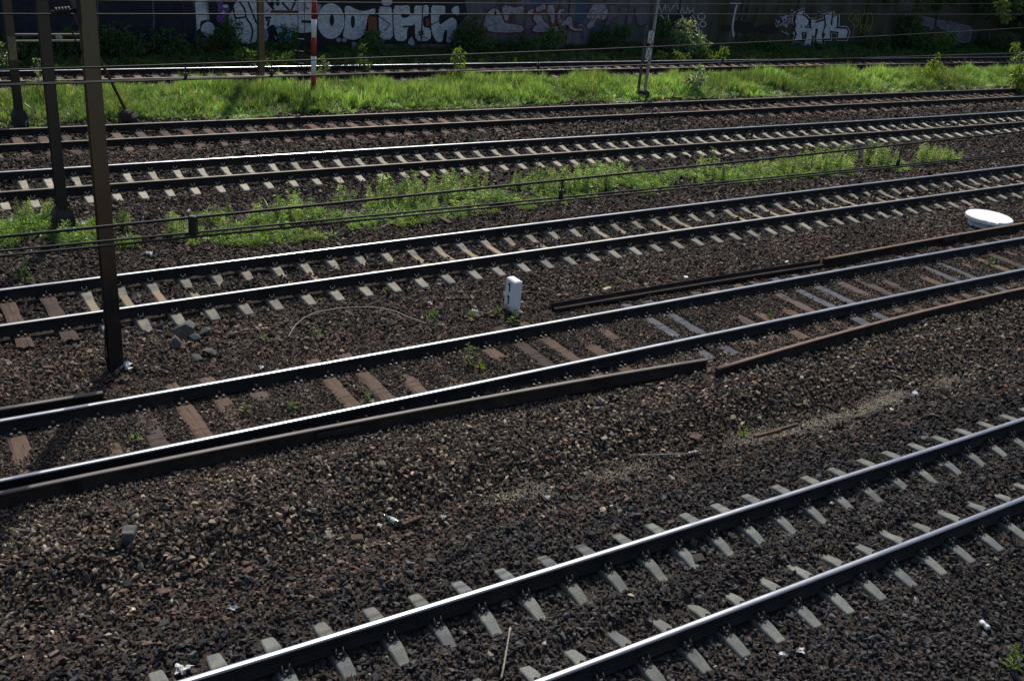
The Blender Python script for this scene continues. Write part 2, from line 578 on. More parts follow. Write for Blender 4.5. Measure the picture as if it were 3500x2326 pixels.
M['g_silver'] = paint('silver_spray_paint', (.36, .365, .40), (.60, .61, .66))
M['g_silver2'] = paint('faded_silver_paint', (.17, .165, .20), (.36, .35, .41), .7)
M['g_black'] = paint('black_spray_paint', (.010, .010, .012), (.018, .018, .022))
M['g_navy'] = paint('blue_black_wall_paint', (.008, .009, .018), (.018, .019, .034), .8)
M['g_blue'] = paint('blue_spray_paint', (.045, .06, .13), (.07, .09, .17))
M['g_sky'] = paint('sky_blue_spray_paint', (.15, .36, .60), (.20, .45, .70), .1)
M['g_purple'] = paint('purple_spray_paint', (.12, .045, .19), (.17, .07, .26))
M['g_red'] = paint('red_spray_paint', (.12, .025, .035), (.17, .035, .05))
M['g_yellow'] = paint('yellow_spray_paint', (.22, .19, .03), (.28, .24, .05))
M['g_white'] = paint('white_spray_paint', (.38, .39, .43), (.55, .56, .60))
M['g_violet'] = paint('grey_violet_paint', (.07, .075, .10), (.15, .15, .19), .8)
M['g_orange'] = paint('brick_red_paint', (.16, .05, .03), (.22, .08, .05))
M['door'] = paint('navy_door_paint', (.018, .022, .075), (.030, .034, .11), .6)

# ---------------------------------------------------------------- scatter by geometry nodes (stuff only)
def scatter(name, variants, pts, rot, scl, col, idx=None):
    N = len(pts)
    me = bpy.data.meshes.new(name)
    me.vertices.add(N)
    me.vertices.foreach_set('co', np.asarray(pts, np.float32).ravel())
    if idx is None:
        idx = RNG.integers(0, len(variants), N)
    scl = np.asarray(scl, float)
    if scl.ndim == 1:
        scl = np.repeat(scl[:, None], 3, 1)
    for nm, arr in (('rot', rot), ('scl', scl), ('col', col)):
        at_ = me.attributes.new(nm, 'FLOAT_VECTOR', 'POINT')
        at_.data.foreach_set('vector', np.asarray(arr, np.float32).ravel())
    ai = me.attributes.new('idx', 'INT', 'POINT'); ai.data.foreach_set('value', np.asarray(idx, np.int32))
    me.update()
    o = link(name, me)
    col_ = bpy.data.collections.new(name+'_kinds')
    for v in variants:
        col_.objects.link(v)
    ng = bpy.data.node_groups.new(name+'_scatter', 'GeometryNodeTree')
    ng.interface.new_socket('Geometry', in_out='INPUT', socket_type='NodeSocketGeometry')
    ng.interface.new_socket('Geometry', in_out='OUTPUT', socket_type='NodeSocketGeometry')
    gi = ng.nodes.new('NodeGroupInput'); go = ng.nodes.new('NodeGroupOutput')
    ci = ng.nodes.new('GeometryNodeCollectionInfo'); ci.inputs['Collection'].default_value = col_
    ci.inputs['Separate Children'].default_value = True; ci.inputs['Reset Children'].default_value = True
    ip = ng.nodes.new('GeometryNodeInstanceOnPoints'); ip.inputs['Pick Instance'].default_value = True

    def na(nm, t):
        a = ng.nodes.new('GeometryNodeInputNamedAttribute'); a.data_type = t; a.inputs['Name'].default_value = nm
        return a.outputs['Attribute']
    e2r = ng.nodes.new('FunctionNodeEulerToRotation')
    ng.links.new(na('rot', 'FLOAT_VECTOR'), e2r.inputs[0])
    ng.links.new(gi.outputs[0], ip.inputs['Points']); ng.links.new(ci.outputs[0], ip.inputs['Instance'])
    ng.links.new(na('idx', 'INT'), ip.inputs['Instance Index'])
    ng.links.new(e2r.outputs[0], ip.inputs['Rotation'])
    ng.links.new(na('scl', 'FLOAT_VECTOR'), ip.inputs['Scale'])
    ng.links.new(ip.outputs[0], go.inputs[0])
    md = o.modifiers.new('scatter', 'NODES'); md.node_group = ng
    o['kind'] = 'stuff'
    return o


def loose(name, me):
    return bpy.data.objects.new(name, me)


import bmesh


def stone_mesh(i, flat=(1, .8, .6), n=11):
    rs = np.random.default_rng(100+i)
    p = rs.normal(size=(n, 3)); p /= np.linalg.norm(p, axis=1)[:, None]
    p *= rs.uniform(.38, .56, (n, 1)); p *= np.array(flat)*rs.uniform(.85, 1.15, 3)
    bm = bmesh.new()
    for q in p:
        bm.verts.new(q)
    r = bmesh.ops.convex_hull(bm, input=bm.verts)
    junk = [g for g in r['geom_interior'] if isinstance(g, bmesh.types.BMVert)]
    bmesh.ops.delete(bm, geom=junk, context='VERTS')
    me = bpy.data.meshes.new('stone'); bm.to_mesh(me); bm.free()
    return me


STONES = []
for i in range(14):
    me = stone_mesh(i, (1, random.uniform(.65, .95), random.uniform(.42, .75)))
    me.materials.append(M['stone']); STONES.append(loose('stone', me))

# ---------------------------------------------------------------- terrain sheet
gx = np.unique(np.r_[np.linspace(-400, -40, 12), np.arange(-40, -14, .8), np.arange(-14, 28, .22), np.arange(28, 70, .8), np.linspace(70, 500, 12)])
gy = np.unique(np.r_[np.linspace(-200, -10, 8), np.arange(-10, 6, .8), np.arange(6, 45, .22), np.arange(45, 90, .8), np.linspace(90, 600, 12)])
X, Y = np.meshgrid(gx, gy)
Zg = H(X.ravel(), Y.ravel()).reshape(X.shape)-.012
_l5 = np.abs(lat(5, X.ravel(), Y.ravel())).reshape(X.shape)
Zg = np.where(_l5 < 1.5, np.minimum(Zg, TR[5][3]-.010), Zg)
nx, ny = len(gx), len(gy)
me = bpy.data.meshes.new('ground')
vv = np.stack([X, Y, Zg], -1).reshape(-1, 3)
ii = (np.arange(ny-1)[:, None]*nx+np.arange(nx-1)[None, :]).ravel()
ff = np.stack([ii, ii+1, ii+nx+1, ii+nx], 1)
me.vertices.add(len(vv)); me.vertices.foreach_set('co', vv.astype(np.float32).ravel())
me.loops.add(ff.size); me.loops.foreach_set('vertex_index', ff.astype(np.int32).ravel())
me.polygons.add(len(ff)); me.polygons.foreach_set('loop_start', np.arange(len(ff), dtype=np.int32)*4)
me.update(calc_edges=True); me.validate()
me.materials.append(M['ground'])
tag(link('ground', me), kind='structure')

# ---------------------------------------------------------------- rails
HALF = [(.0375, .0), (.075, .0), (.075, .011), (.030, .026), (.012, .040), (.0085, .055), (.0085, .120), (.014, .130), (.034, .138), (.0362, .142), (.0362, .154),
        (.0352, .1600), (.0325, .1645), (.0275, .1680), (.0185, .1703), (.0092, .1716), (0, .1720)]
HALF = [(x*1.10, z*1.10) for x, z in HALF]
PROF = [(-x, z) for x, z in HALF] + [(x, z) for x, z in HALF[-2::-1]]


def rail_mesh(name, pts, mats, flip=False, joints=()):
    """sweep the rail section along pts (x, y, z of the foot)"""
    pts = np.asarray(pts, float)
    t = np.gradient(pts[:, :2], axis=0); t /= np.linalg.norm(t, axis=1)[:, None]
    nrm = np.stack([-t[:, 1], t[:, 0]], 1)
    V = []; F = []; mt = []; sm = []
    prof = PROF
    if flip:  # lying on its side, foot away from the viewer
        prof = [(.09-z, x+.075) for x, z in PROF]
    K = len(prof)
    for p, q in zip(pts, nrm):
        for (a, b) in prof:
            V.append((p[0]+q[0]*a, p[1]+q[1]*a, p[2]+b))
    for i in range(len(pts)-1):
        for j in range(K-1):
            F.append((i*K+j, i*K+K+j, i*K+K+j+1, i*K+j+1))
            top = 10 <= j < K-11
            mt.append(1 if top else 0); sm.append(top)
        F.append((i*K+K-1, i*K+K+K-1, i*K+K, i*K)); mt.append(0); sm.append(False)
    F.append(tuple(range(K))); F.append(tuple(range((len(pts)-1)*K+K-1, (len(pts)-1)*K-1, -1)))
    mt += [0, 0]; sm += [False, False]
    mb = MB(); mb.add(V, F, mt, sm)
    return mb.build(name, mats)


RNAMES = {6: 'nearest track', 5: 'timber track with spare rails beside it', 4: 'stained concrete track before the weed strip',
          3: 'pale concrete track beyond the weed strip', 2: 'rust brown track in front of the grass strip', 1: 'shaded track along the graffiti wall'}
for k in TR:
    z = TR[k][3]+.001
    for side, nm in ((1, 'far'), (-1, 'near')):
        x0, x1 = {6: (-22, 40), 5: (-26, 46)}.get(k, (-32, 66))
        xs = np.linspace(x0, x1, 150)
        s = np.interp(xs, CUR[k][0], CUR[k][2])
        x, y, _ = at(k, s, side*.7525)
        head = M['head_dull'] if k == 2 or (k == 1 and side < 0) else (M['head_mid'] if side < 0 and k == 4 else M['head_dull'] if side < 0 and k == 3 else M['head'])
        o = rail_mesh('rail', np.c_[x, y, np.full(len(x), z)], [M['web'], head])
        look = 'dull topped' if k == 2 or (k == 3 and side < 0) or (k == 1 and side < 0) else 'shiny topped'
        tag(o, f'{look} {nm} rail of the {RNAMES[k]}', 'rail', f'rails of the {RNAMES[k]}')


# ---------------------------------------------------------------- sleepers
def sleeper_concrete(name, L=2.6, wt=.17, mat=None):
    ys = [0, .30, .46, .58, .95, 1.06, L/2-.05, L/2-.012, L/2]
    zs = [-.052, -.048, -.008, 0, 0, -.010, -.034, -.040, -.052]
    ws = [.145, .15, .175, .19, .19, .185, .165, .155, .145]
    st = [(-a, b, c) for a, b, c in list(zip(ys, zs, ws))[:0:-1]]+list(zip(ys, zs, ws))
    V = []; F = []
    for (y, z, w) in st:
        w = w*wt/.17
        V += [(-w/2-.045, y, -.16), (-w/2-.004, y, z-.012), (-w/2+.010, y, z), (w/2-.010, y, z), (w/2+.004, y, z-.012), (w/2+.045, y, -.16)]
    n = len(st)
    for i in range(n-1):
        for j in range(5):
            F.append((i*6+j+1, i*6+j, i*6+6+j, i*6+6+j+1))
    F.append(tuple(range(6))); F.append(tuple(range((n-1)*6+5, (n-1)*6-1, -1)))
    mb = MB(); mb.add(V, [f[::-1] for f in F])
    return mb.mesh(name, mat)


def sleeper_wood(name, seed, L=2.6, w=.25, mat=None):
    rs = np.random.default_rng(seed)
    nyy, nxx = 40, 7
    V = []; F = []
    for i in range(nyy):
        y = -L/2+L*i/(nyy-1)
        ww = w*(1+.05*math.sin(i*.5+seed)+rs.uniform(-.03, .03))
        for j in range(nxx):
            u = j/(nxx-1)-.5
            z = rs.uniform(-.006, .002)-(.012 if j in (0, nxx-1) else 0)
            if i < 3 or i > nyy-4:
                z -= rs.uniform(0, .012)
            V.append((u*ww, y+rs.uniform(-.01, .01)*(4 if i in (0, nyy-1) else .4), z))
    for i in range(nyy-1):
        for j in range(nxx-1):
            F.append((i*nxx+j, i*nxx+j+1, i*nxx+nxx+j+1, i*nxx+nxx+j))
    b = len(V)
    ring = [j for j in range(nxx)]+[i*nxx+nxx-1 for i in range(1, nyy)]+[(nyy-1)*nxx+j for j in range(nxx-2, -1, -1)]+[i*nxx for i in range(nyy-2, 0, -1)]
    for q in ring:
        V.append((V[q][0], V[q][1], -.15))
    for a in range(len(ring)):
        c2 = (a+1) % len(ring)
        F.append((ring[a], b+a, b+c2, ring[c2]))
    mb = MB(); mb.add(V, F)
    return mb.mesh(name, mat)


def clip_mesh(sgn, h=.085, r=.0085):
    """sprung wire clip on one side of a rail; sgn = side along local Y"""
    mb = MB()
    for dx in (-.040, .040):
        pts = []
        for t in np.linspace(0, 1, 11):
            w = math.pi*t
            pts.append((dx+.012*math.sin(w*2), sgn*(.115-.062*math.cos(w)), .014+(h-.014)*math.sin(w)))
        mb.tube(pts, r, 6)
    mb.box((0, sgn*.105, .018), (.115, .085, .034), bev=.008)
    mb.box((0, sgn*.150, .020), (.05, .03, .055), bev=.006)
    mb.tube([(-.028, sgn*.17, .012), (-.028, sgn*.17, .032)], .012, 6)
    return mb.mesh('rail_clip', M['iron'])


def plate_mesh():
    """ribbed base plate with screws either side of a rail"""
    mb = MB()
    mb.box((0, 0, .004), (.16, .38, .010), bev=.003)
    for sy in (-1, 1):
        mb.box((0, sy*.105, .022), (.15, .030, .036), bev=.004)
        mb.box((0, sy*.082, .036), (.09, .05, .018), bev=.004)
        mb.tube([(0, sy*.105, .02), (0, sy*.105, .085)], .013, 8)
        mb.tube([(0, sy*.105, .052), (0, sy*.105, .074)], .023, 6, mat=1)
        for sx in (-.052, .052):
            mb.tube([(sx, sy*.160, .0), (sx, sy*.160, .034)], .020, 6, mat=1)
            mb.tube([(sx, sy*.160, .0), (sx, sy*.160, .012)], .030, 8)
    return mb.mesh('rail_plate', [M['iron'], M['bolt']])


CL = {1: clip_mesh(1), -1: clip_mesh(-1)}
CLS = {1: clip_mesh(1, .07, .011), -1: clip_mesh(-1, .07, .011)}
PLATE = plate_mesh()


def place_concrete(k, stations, me, clips, label, group, labels=None):
    for i, s in enumerate(stations):
        x, y, a = at(k, s)
        z = TR[k][3]
        o = link('concrete_sleeper', me, None, (float(x), float(y), z), float(a)+random.uniform(-.006, .006))
        tag(o, (labels or {}).get(i, label), 'sleeper', group)
        for rs in (1, -1):
            for sd in (1, -1):
                c = bpy.data.objects.new('rail_clip', clips[sd])
                C.objects.link(c); c.parent = o; c.location = (0, rs*.7525, 0)


def place_wood(k, stations, pick, label, group, labels=None, skew=.02, dz=0.0):
    for i, s in enumerate(stations):
        x, y, a = at(k, s)
        o = link('timber_sleeper', pick(i), None, (float(x), float(y), TR[k][3]+dz), float(a)+random.uniform(-skew, skew))
        tag(o, (labels or {}).get(i, label(i) if callable(label) else label), 'sleeper', group)
        for rs in (1, -1):
            c = bpy.data.objects.new('rail_plate', PLATE)
            C.objects.link(c); c.parent = o; c.location = (0, rs*.7525, .001)


def extend(st, step, k, n0=40, n1=60, margin=850):
    st = list(np.sort(st))
    lo = [st[0]-step*i for i in range(n0, 0, -1)]; hi = [st[-1]+step*i for i in range(1, n1+1)]

    def ok(s):
        P = np.array([[*at(k, s, o)[:2], TR[k][3]] for o in (-1.3, 1.3)])
        return inframe(P, margin, 100, 500).any()
    return [s for s in lo if ok(s)], st, [s for s in hi if ok(s)]


def regular(st, tol=.5):
    """keep the measured rhythm but take out the reading error"""
    st = np.sort(st); i = np.arange(len(st)); c = np.polyfit(i, st, 3 if len(st) > 8 else 1)
    f = np.polyval(c, i)
    return f+np.clip(st-f, -.02, .02)


def crp(ox, oy, pts, sc=.38265):
    return [(ox+sc*a, oy+sc*b) for a, b in pts]


# nearest track
p6 = [(929, 2223.5), (1109, 2170.6), (1285, 2119), (1438, 2073), (1593, 2028), (1735, 1981), (1890, 1934.5), (2022, 1893), (2145, 1854), (2258, 1820), (2370.5, 1783), (2481.5, 1751), (2588, 1717), (2690, 1682), (2785.6, 1651), (2881, 1622.6), (2982.6, 1592), (3065, 1563), (3157, 1534.6), (3235, 1508), (3319, 1487), (3388, 1460), (3469, 1435)]
s6 = regular(station(6, p6, 0.0))+.03
lo, mid, hi = extend(s6, .585, 6)
SL6 = lo+mid+hi
place_concrete(6, SL6, sleeper_concrete('concrete_sleeper', 2.5, .148, M['con6']), CL, 'grey concrete sleeper of the nearest track, its middle buried in dark ballast', 'sleepers of the nearest track')
# stained concrete track
p4 = crp(0, 560, [(925, 1360), (1225, 1320), (1535, 1280), (1830, 1240), (2125, 1195)])+crp(860, 560, [(150, 1155), (430, 1115), (695, 1080), (940, 1045), (1195, 1005), (1435, 975), (1675, 945), (1910, 910), (2120, 880)])+crp(1720, 560, [(100, 845), (305, 815), (505, 790), (710, 760), (905, 735), (1095, 710), (1285, 685), (1465, 655), (1650, 630), (1815, 605), (1985, 585), (2140, 560), (2300, 535)])+crp(2600, 560, [(150, 505), (300, 485), (445, 465), (590, 450), (725, 435), (860, 415), (985, 395), (1120, 380), (1245, 360), (1375, 345), (1490, 325), (1610, 310), (1730, 290), (1840, 280), (1955, 265), (2065, 245), (2175, 225), (2285, 210)])
s4 = regular(station(4, p4, .03))
lo, mid, hi = extend(s4, .6, 4)
w4 = [s4[0]-.64, s4[0]-1.30]
SL4 = mid+hi
place_concrete(4, SL4, sleeper_concrete('concrete_sleeper', 2.6, .165, M['con4']), CLS, 'rust stained concrete sleeper of the track between weed strip and timber track', 'sleepers of the stained concrete track')
WA = [sleeper_wood('timber_sleeper', i, 2.6, .25, M['wood5']) for i in range(5)]
WG = [sleeper_wood('timber_sleeper', 20+i, 2.6, .25, M['wood5g']) for i in range(3)]
place_wood(4, w4, lambda i: WA[i], None, 'brown timber sleepers at the left end of the stained concrete track',
           {0: 'brown timber sleeper next to the first stained concrete sleeper, left of the big mast', 1: 'brown timber sleeper leftmost on the stained concrete track, half covered by stones'})
# pale concrete track
x3 = [105, 195, 291, 385, 473, 561, 647, 731, 813, 891, 979, 1059, 1130, 1204, 1277, 1352, 1421, 1488, 1556, 1621, 1686, 1748]
y3 = np.interp(x3, [13, 105, 394, 561, 894, 1277, 1748], [665, 661, 642, 629, 602, 577, 541])
s3 = regular(station(3, np.c_[x3, y3], .08))
lo, mid, hi = extend(s3, .6, 3)
SL3 = lo+mid+hi
place_concrete(3, SL3, sleeper_concrete('concrete_sleeper', 2.6, .16, M['con3']), CLS, 'pale beige concrete sleeper of the track beyond the weed strip', 'sleepers of the pale concrete track')
# timber tracks
x2 = np.array([55, 140, 218, 305, 395, 478, 562, 635, 710, 788, 858]); s2 = regular(station(2, np.c_[x2, 465-x2*.031], -.08))
lo, mid, hi = extend(s2, .64, 2)
SL2 = lo+mid+hi
W2 = [sleeper_wood('timber_sleeper', 40+i, 2.6, .24, M['wood2']) for i in range(4)]
place_wood(2, SL2, lambda i: W2[i % 4], 'weathered brown timber sleeper of the rust topped track before the grass strip', 'sleepers of the rust brown track', dz=0)
x1 = np.array([199, 272, 340, 398, 467, 530, 595, 658, 720, 781, 839]); s1 = regular(station(1, np.c_[x1, 263-x1*.016], -.03))
lo, mid, hi = extend(s1, .62, 1, 40, 90)
SL1 = lo+mid+hi
W1 = [sleeper_wood('timber_sleeper', 60+i, 2.6, .25, M['wood1']) for i in range(4)]
place_wood(1, SL1, lambda i: W1[i % 4], 'pale timber sleeper of the shaded track along the graffiti wall', 'sleepers of the track along the wall')
p5 = [(50, 1464), (176, 1439), (329, 1410), (478, 1383), (618, 1358), (742, 1334), (868, 1313), (1007, 1288), (1114, 1276), (1227, 1253), (1338, 1234), (1457, 1209), (1553, 1192), (1655, 1172), (1758, 1151), (1846, 1134), (1940, 1117), (2026, 1100), (2120, 1082), (2194.5, 1069), (2271, 1055.5), (2357, 1044), (2439, 1027), (2499, 1013), (2579, 996), (2642, 988.6), (2715, 979), (2782, 966), (2847, 948), (2914, 939), (2971, 927), (3025, 916), (3082, 908), (3136, 897), (3193, 887)]
s5 = station(5, p5, .15)
lo, mid, hi = extend(s5, .66, 5)
SL5 = lo+mid+hi
grey = {len(lo)+i for i in (19, 20, 26, 27, 33, 34)}
CLEAR5 = grey | {len(lo)+8, len(lo)+9, len(lo)+14, len(lo)+15}
lab5 = {}
for nm, ids in (('left', (19, 20)), ('middle', (26, 27)), ('right', (33, 34))):
    pos = {'left': 'behind the start of the side lying rail', 'middle': 'near the far spare rail gap', 'right': 'far to the right'}[nm]
    for j, q in enumerate(ids):
        lab5[len(lo)+q] = f'blue grey timber sleeper {pos}, {"left" if j == 0 else "right"} of two'
lab5[len(lo)+8] = 'rust stained broad timber sleeper with a bitten edge, beside the small leafy tuft'
lab5[len(lo)+9] = 'smooth grey brown timber sleeper right of the rust stained one'
place_wood(5, SL5, lambda i: WG[i % 3] if i in grey else WA[i % 5], 'brown timber sleeper half buried in gravel on the timber track', 'sleepers of the timber track', lab5, .03)

# ---------------------------------------------------------------- spare rails lying beside the timber track
SPARE = []


def spare(px, ztop, label, flip=False, fish=None, top='head_rust'):
    P = unproj(px, ztop)
    d = np.r_[0, np.cumsum(np.hypot(*np.diff(P[:, :2], axis=0).T))]
    n = max(2, int(d[-1]/.8)); t = np.linspace(0, d[-1], n)
    Q = np.c_[np.interp(t, d, P[:, 0]), np.interp(t, d, P[:, 1])]
    c = np.polyfit(Q[:, 0], Q[:, 1], 2 if len(px) > 2 else 1); Q[:, 1] = np.polyval(c, Q[:, 0])
    g = np.polyval(np.polyder(c), Q[:, 0]); q = np.hypot(g, 1)
    o_ = .036 if not flip else .09
    Q = Q-np.c_[-g/q, 1/q]*o_
    hh = .172 if not flip else .15
    SPARE.append(Q)
    o = rail_mesh('spare_rail', np.c_[Q, np.full(n, ztop-hh)], [M['web_rust'], M[top] if not flip else M['web_rust']], flip)
    tag(o, label, 'spare rail', 'spare rails lying along the timber track')
    if fish is not None:
        F = unproj([fish], ztop)[0]
        i = np.argmin(np.hypot(Q[:, 0]-F[0], Q[:, 1]-F[1]))
        a = math.atan(np.polyval(np.polyder(c), F[0])); yy = np.polyval(c, F[0])-.036*math.hypot(1, math.tan(a))
        mb = MB()
        mb.box((0, -.045, -.085), (.62, .022, .085), bev=.004)
        mb.box((0, -.050, -.045), (.62, .034, .012), bev=.003)
        for bx in (-.22, -.08, .08, .22):
            mb.tube([(bx, -.05, -.085), (bx, -.085, -.085)], .017, 6)
        mb.box((0, 0, -.004), (.012, .073, .010))
        mb.build('joint_plate', M['iron'], o, (F[0], yy, ztop), a)
    return o


zt = .30
spare([(-200, 1426), (0, 1391), (176, 1362), (350, 1336)], zt, 'dark spare rail ending left of the big brown mast', top='head_soot')
spare([(-200, 1720), (0, 1678), (459, 1586), (900, 1500), (1445, 1387), (1740, 1342), (1988, 1293.5), (2275, 1248), (2412, 1224)], zt, 'long rusty spare rail lying close along the near running rail', fish=(1150, 1452), top='head_soot')
spare([(2441, 1249.5), (2620, 1213), (2894, 1130), (3136, 1053.6), (3500, 985), (3900, 905)], .29, 'rust brown spare rail starting in the gravel at the right')
spare([(1887, 1037.5), (2294, 965.6), (2620, 919), (2799, 887)], .24, 'spare rail lying on its side with its brown hollow web turned up', flip=True)
spare([(2812, 885), (3174, 814.5), (3500, 761), (3900, 695)], .30, 'upright rusty spare rail in front of the white disc', fish=(3240, 802))

# ---------------------------------------------------------------- ballast
CAMP = np.array([0, 0, CAMH])


def ballast():
    pts = []; dia = []
    for (y0, y1, step, dm, layers) in ((5.5, 15, .046, .070, 1), (15, 26, .056, .078, 1), (26, 40, .085, .10, 1), (40, 75, .115, .125, 1)):
        xa, xb = -.62*y1-3.5, .62*y1+4.5
        xs = np.arange(xa, xb, step); ys = np.arange(y0, y1, step)
        A, B = np.meshgrid(xs, ys)
        A = A.ravel(); B = B.ravel()
        A = A+RNG.uniform(-.6, .6, A.shape)*step; B = B+RNG.uniform(-.6, .6, B.shape)*step
        ok = inframe(np.c_[A, B, np.zeros_like(A)], 850 if y1 < 20 else 420, 60, 420)
        A, B = A[ok], B[ok]
        d = dm*np.exp(RNG.normal(0, .33, A.shape)); d = np.clip(d, dm*.45, dm*1.9)
        pts.append(np.c_[A, B]); dia.append(d)
    # a second, denser layer of small stones in the timber track
    A = RNG.uniform(-16, 24, 150000); B = yc(5, A)+RNG.uniform(-1.75, 1.75, A.shape)
    ok = inframe(np.c_[A, B, np.zeros_like(A)], 420, 60, 260)
    pts.append(np.c_[A, B][ok]); dia.append(np.clip(.058*np.exp(RNG.normal(0, .3, ok.sum())), .03, .10))
    P = np.concatenate(pts); D = np.concatenate(dia)
    L = {k: lat(k, P[:, 0], P[:, 1]) for k in TR}
    keep = np.ones(len(P), bool)
    for k in TR:
        keep &= np.abs(np.abs(L[k])-.7525) > .088
    keep &= L[1] < 2.2
    # thin out under the grass and the weeds
    gr = (L[2] > 1.75) & (L[1] < -1.9)
    keep &= ~(gr & (RNG.random(len(P)) < .8))
    for Q in SPARE:
        dd = np.full(len(P), 9.0)
        near = (P[:, 0] > Q[:, 0].min()-.2) & (P[:, 0] < Q[:, 0].max()+.2)
        yy = np.interp(P[near, 0], Q[:, 0], Q[:, 1])
        dd[near] = np.abs(P[near, 1]-yy)*.82
        keep &= dd > .095
    P, D = P[keep], D[keep]; L = {k: v[keep] for k, v in L.items()}
    # finer stuff in the timber track
    in5 = np.abs(L[5]) < 1.6
    D = np.where(in5, D*.68, D)
    z = H(P[:, 0], P[:, 1])
    # keep stones off the sleeper tops unless the ballast there is higher
    keep = np.ones(len(P), bool)
    for k, SL, wid, hl in ((6, SL6, .205, 1.27), (4, SL4, .20, 1.32), (3, SL3, .20, 1.32), (5, SL5, .25, 1.3), (2, SL2, .24, 1.3), (1, SL1, .24, 1.3), (4, w4, .25, 1.3)):
        xs, ys, ss = CUR[k]
        m = np.abs(L[k]) < hl
        idx = np.where(m)[0]
        g = slope(k, P[idx, 0]); th = np.arctan(g)
        s = np.interp(P[idx, 0]+L[k][idx]*np.sin(th), xs, ss)
        SLs = np.sort(np.array(SL)); j = np.clip(np.searchsorted(SLs, s), 1, len(SLs)-1)
        ds = np.minimum(np.abs(s-SLs[j-1]), np.abs(s-SLs[j]))
        a = np.abs(L[k][idx])
        if k in (6, 4, 3) and SL is not w4:
            top = TR[k][3]+np.interp(a, [0, .30, .46, .58, .95, 1.06, 1.25], [-.052, -.048, -.008, 0, 0, -.01, -.034])
            bad = (ds < wid/2+.012) & (z[idx] < top+.006)
        else:
            bad = (ds < wid/2) & (z[idx] < TR[k][3]-.010)
            if k == 5:   # the broad sleepers that lie clear of the gravel
                clear = np.array(sorted(SL5)); ci = np.argmin(np.abs(s[:, None]-clear[None, :]), 1)
                bad |= (ds < wid/2) & np.isin(ci, list(CLEAR5)) & (z[idx] < TR[k][3]+.035)
        keep[idx[bad]] = False
    P, D, z = P[keep], D[keep], z[keep]; L = {k: v[keep] for k, v in L.items()}
    N = len(P)
    zz = z+D*RNG.uniform(-.22, .32, N)
    rot = np.c_[RNG.normal(0, .65, N), RNG.normal(0, .65, N), RNG.uniform(0, 6.283, N)]
    sc = D[:, None]*RNG.uniform(.85, 1.15, (N, 3))
    # colours by zone
    col = np.empty((N, 3))
    pal = {'grey': (.053, .050, .049), 'dark': (.034, .029, .027), 'tan': (.195, .148, .103), 'brown': (.098, .069, .050), 'red': (.092, .060, .047), 'mid': (.080, .062, .050), 'pale': (.26, .23, .19)}
    names = list(pal); PA = np.array([pal[q] for q in names])

    def setz(mask, w):
        q = np.where(mask)[0]
        if len(q):
            pr = np.array([w.get(nm, 0) for nm in names], float); pr /= pr.sum()
            col[q] = PA[RNG.choice(len(names), len(q), p=pr)]
    wob = (vnoise(P[:, 0], P[:, 1], 1.1, 9)-.5)*.8
    s6, s5_, s4_, s3_, s2_ = L[6]+wob, L[5]+wob, L[4]+wob, L[3]+wob, L[2]+wob
    setz(np.ones(N, bool), {'mid': 5, 'brown': 3, 'tan': 1})
    setz(s6 < 1.75, {'grey': 8, 'dark': 4, 'mid': .8, 'brown': .25, 'pale': .05})
    setz((s6 >= 1.75) & (s6 < 2.5), {'red': 4, 'mid': 3, 'dark': 2, 'grey': 2, 'tan': .5, 'pale': .1})
    setz((s6 >= 2.5) & (s5_ < -1.0), {'tan': 3.4, 'brown': 3, 'dark': 2.2, 'mid': 2, 'pale': .35})
    setz((s5_ >= -1.0) & (s5_ < 1.1), {'mid': 4, 'brown': 3, 'dark': 2, 'tan': 1.2, 'pale': .12})
    setz((s5_ >= 1.1) & (s4_ < -1.2), {'red': 4, 'brown': 3, 'mid': 2, 'tan': .9, 'dark': 1.2, 'pale': .12})
    setz((s4_ >= -1.2) & (s4_ < 1.0), {'mid': 3, 'dark': 3, 'brown': 2.4, 'grey': 2, 'tan': .3})
    setz((s4_ >= 1.0) & (s3_ < -.9), {'red': 3.4, 'mid': 3, 'dark': 2, 'brown': 2, 'tan': .4, 'pale': .15})
    setz((s3_ >= -.9) & (s3_ < 1.2), {'grey': 3, 'dark': 4, 'mid': 2})
    setz((s3_ >= 1.2) & (s2_ < 2.0), {'brown': 4, 'red': 2, 'mid': 3, 'tan': 2.2, 'dark': 1, 'pale': .15})
    setz((s2_ >= 1.2) & (s2_ < 2.2), {'tan': 4, 'brown': 3, 'mid': 2, 'pale': .6})
    big = .8+.45*vnoise(P[:, 0], P[:, 1], 1.7, 21)
    col *= (np.exp(RNG.normal(0, .40, N))*big*.93)[:, None]
    col = np.clip(col*RNG.uniform(.93, 1.07, (N, 3)), .01, .7)
    o = scatter('ballast', STONES, np.c_[P, zz], rot, sc, col)
    tag(o, 'crushed brown and grey stone ballast spread over the whole yard', 'ballast')
    print('stones', N)
    # fine pale chippings in a streak at the foot of the slope
    px = [(2560, 1500), (2640, 1487), (2760, 1462), (2860, 1432), (2960, 1400), (3040, 1372), (3060, 1358), (3240, 1310), (2080, 1628), (2160, 1610), (1740, 1700), (1800, 1690), (1840, 1680)]
    G = gp(px)
    Q = []
    for g_, p_ in zip(G, px):
        n_ = 850 if p_[0] > 2500 else 300
        e = RNG.normal(0, 1, (n_, 2))*np.array([.26, .10])
        th = math.atan(.69)
        Q.append(np.c_[g_[0]+e[:, 0]*math.cos(th)-e[:, 1]*math.sin(th), g_[1]+e[:, 0]*math.sin(th)+e[:, 1]*math.cos(th)])
    Q = np.concatenate(Q); N = len(Q)
    cc = np.array([.30, .262, .195])*np.exp(RNG.normal(0, .25, (N, 1)))
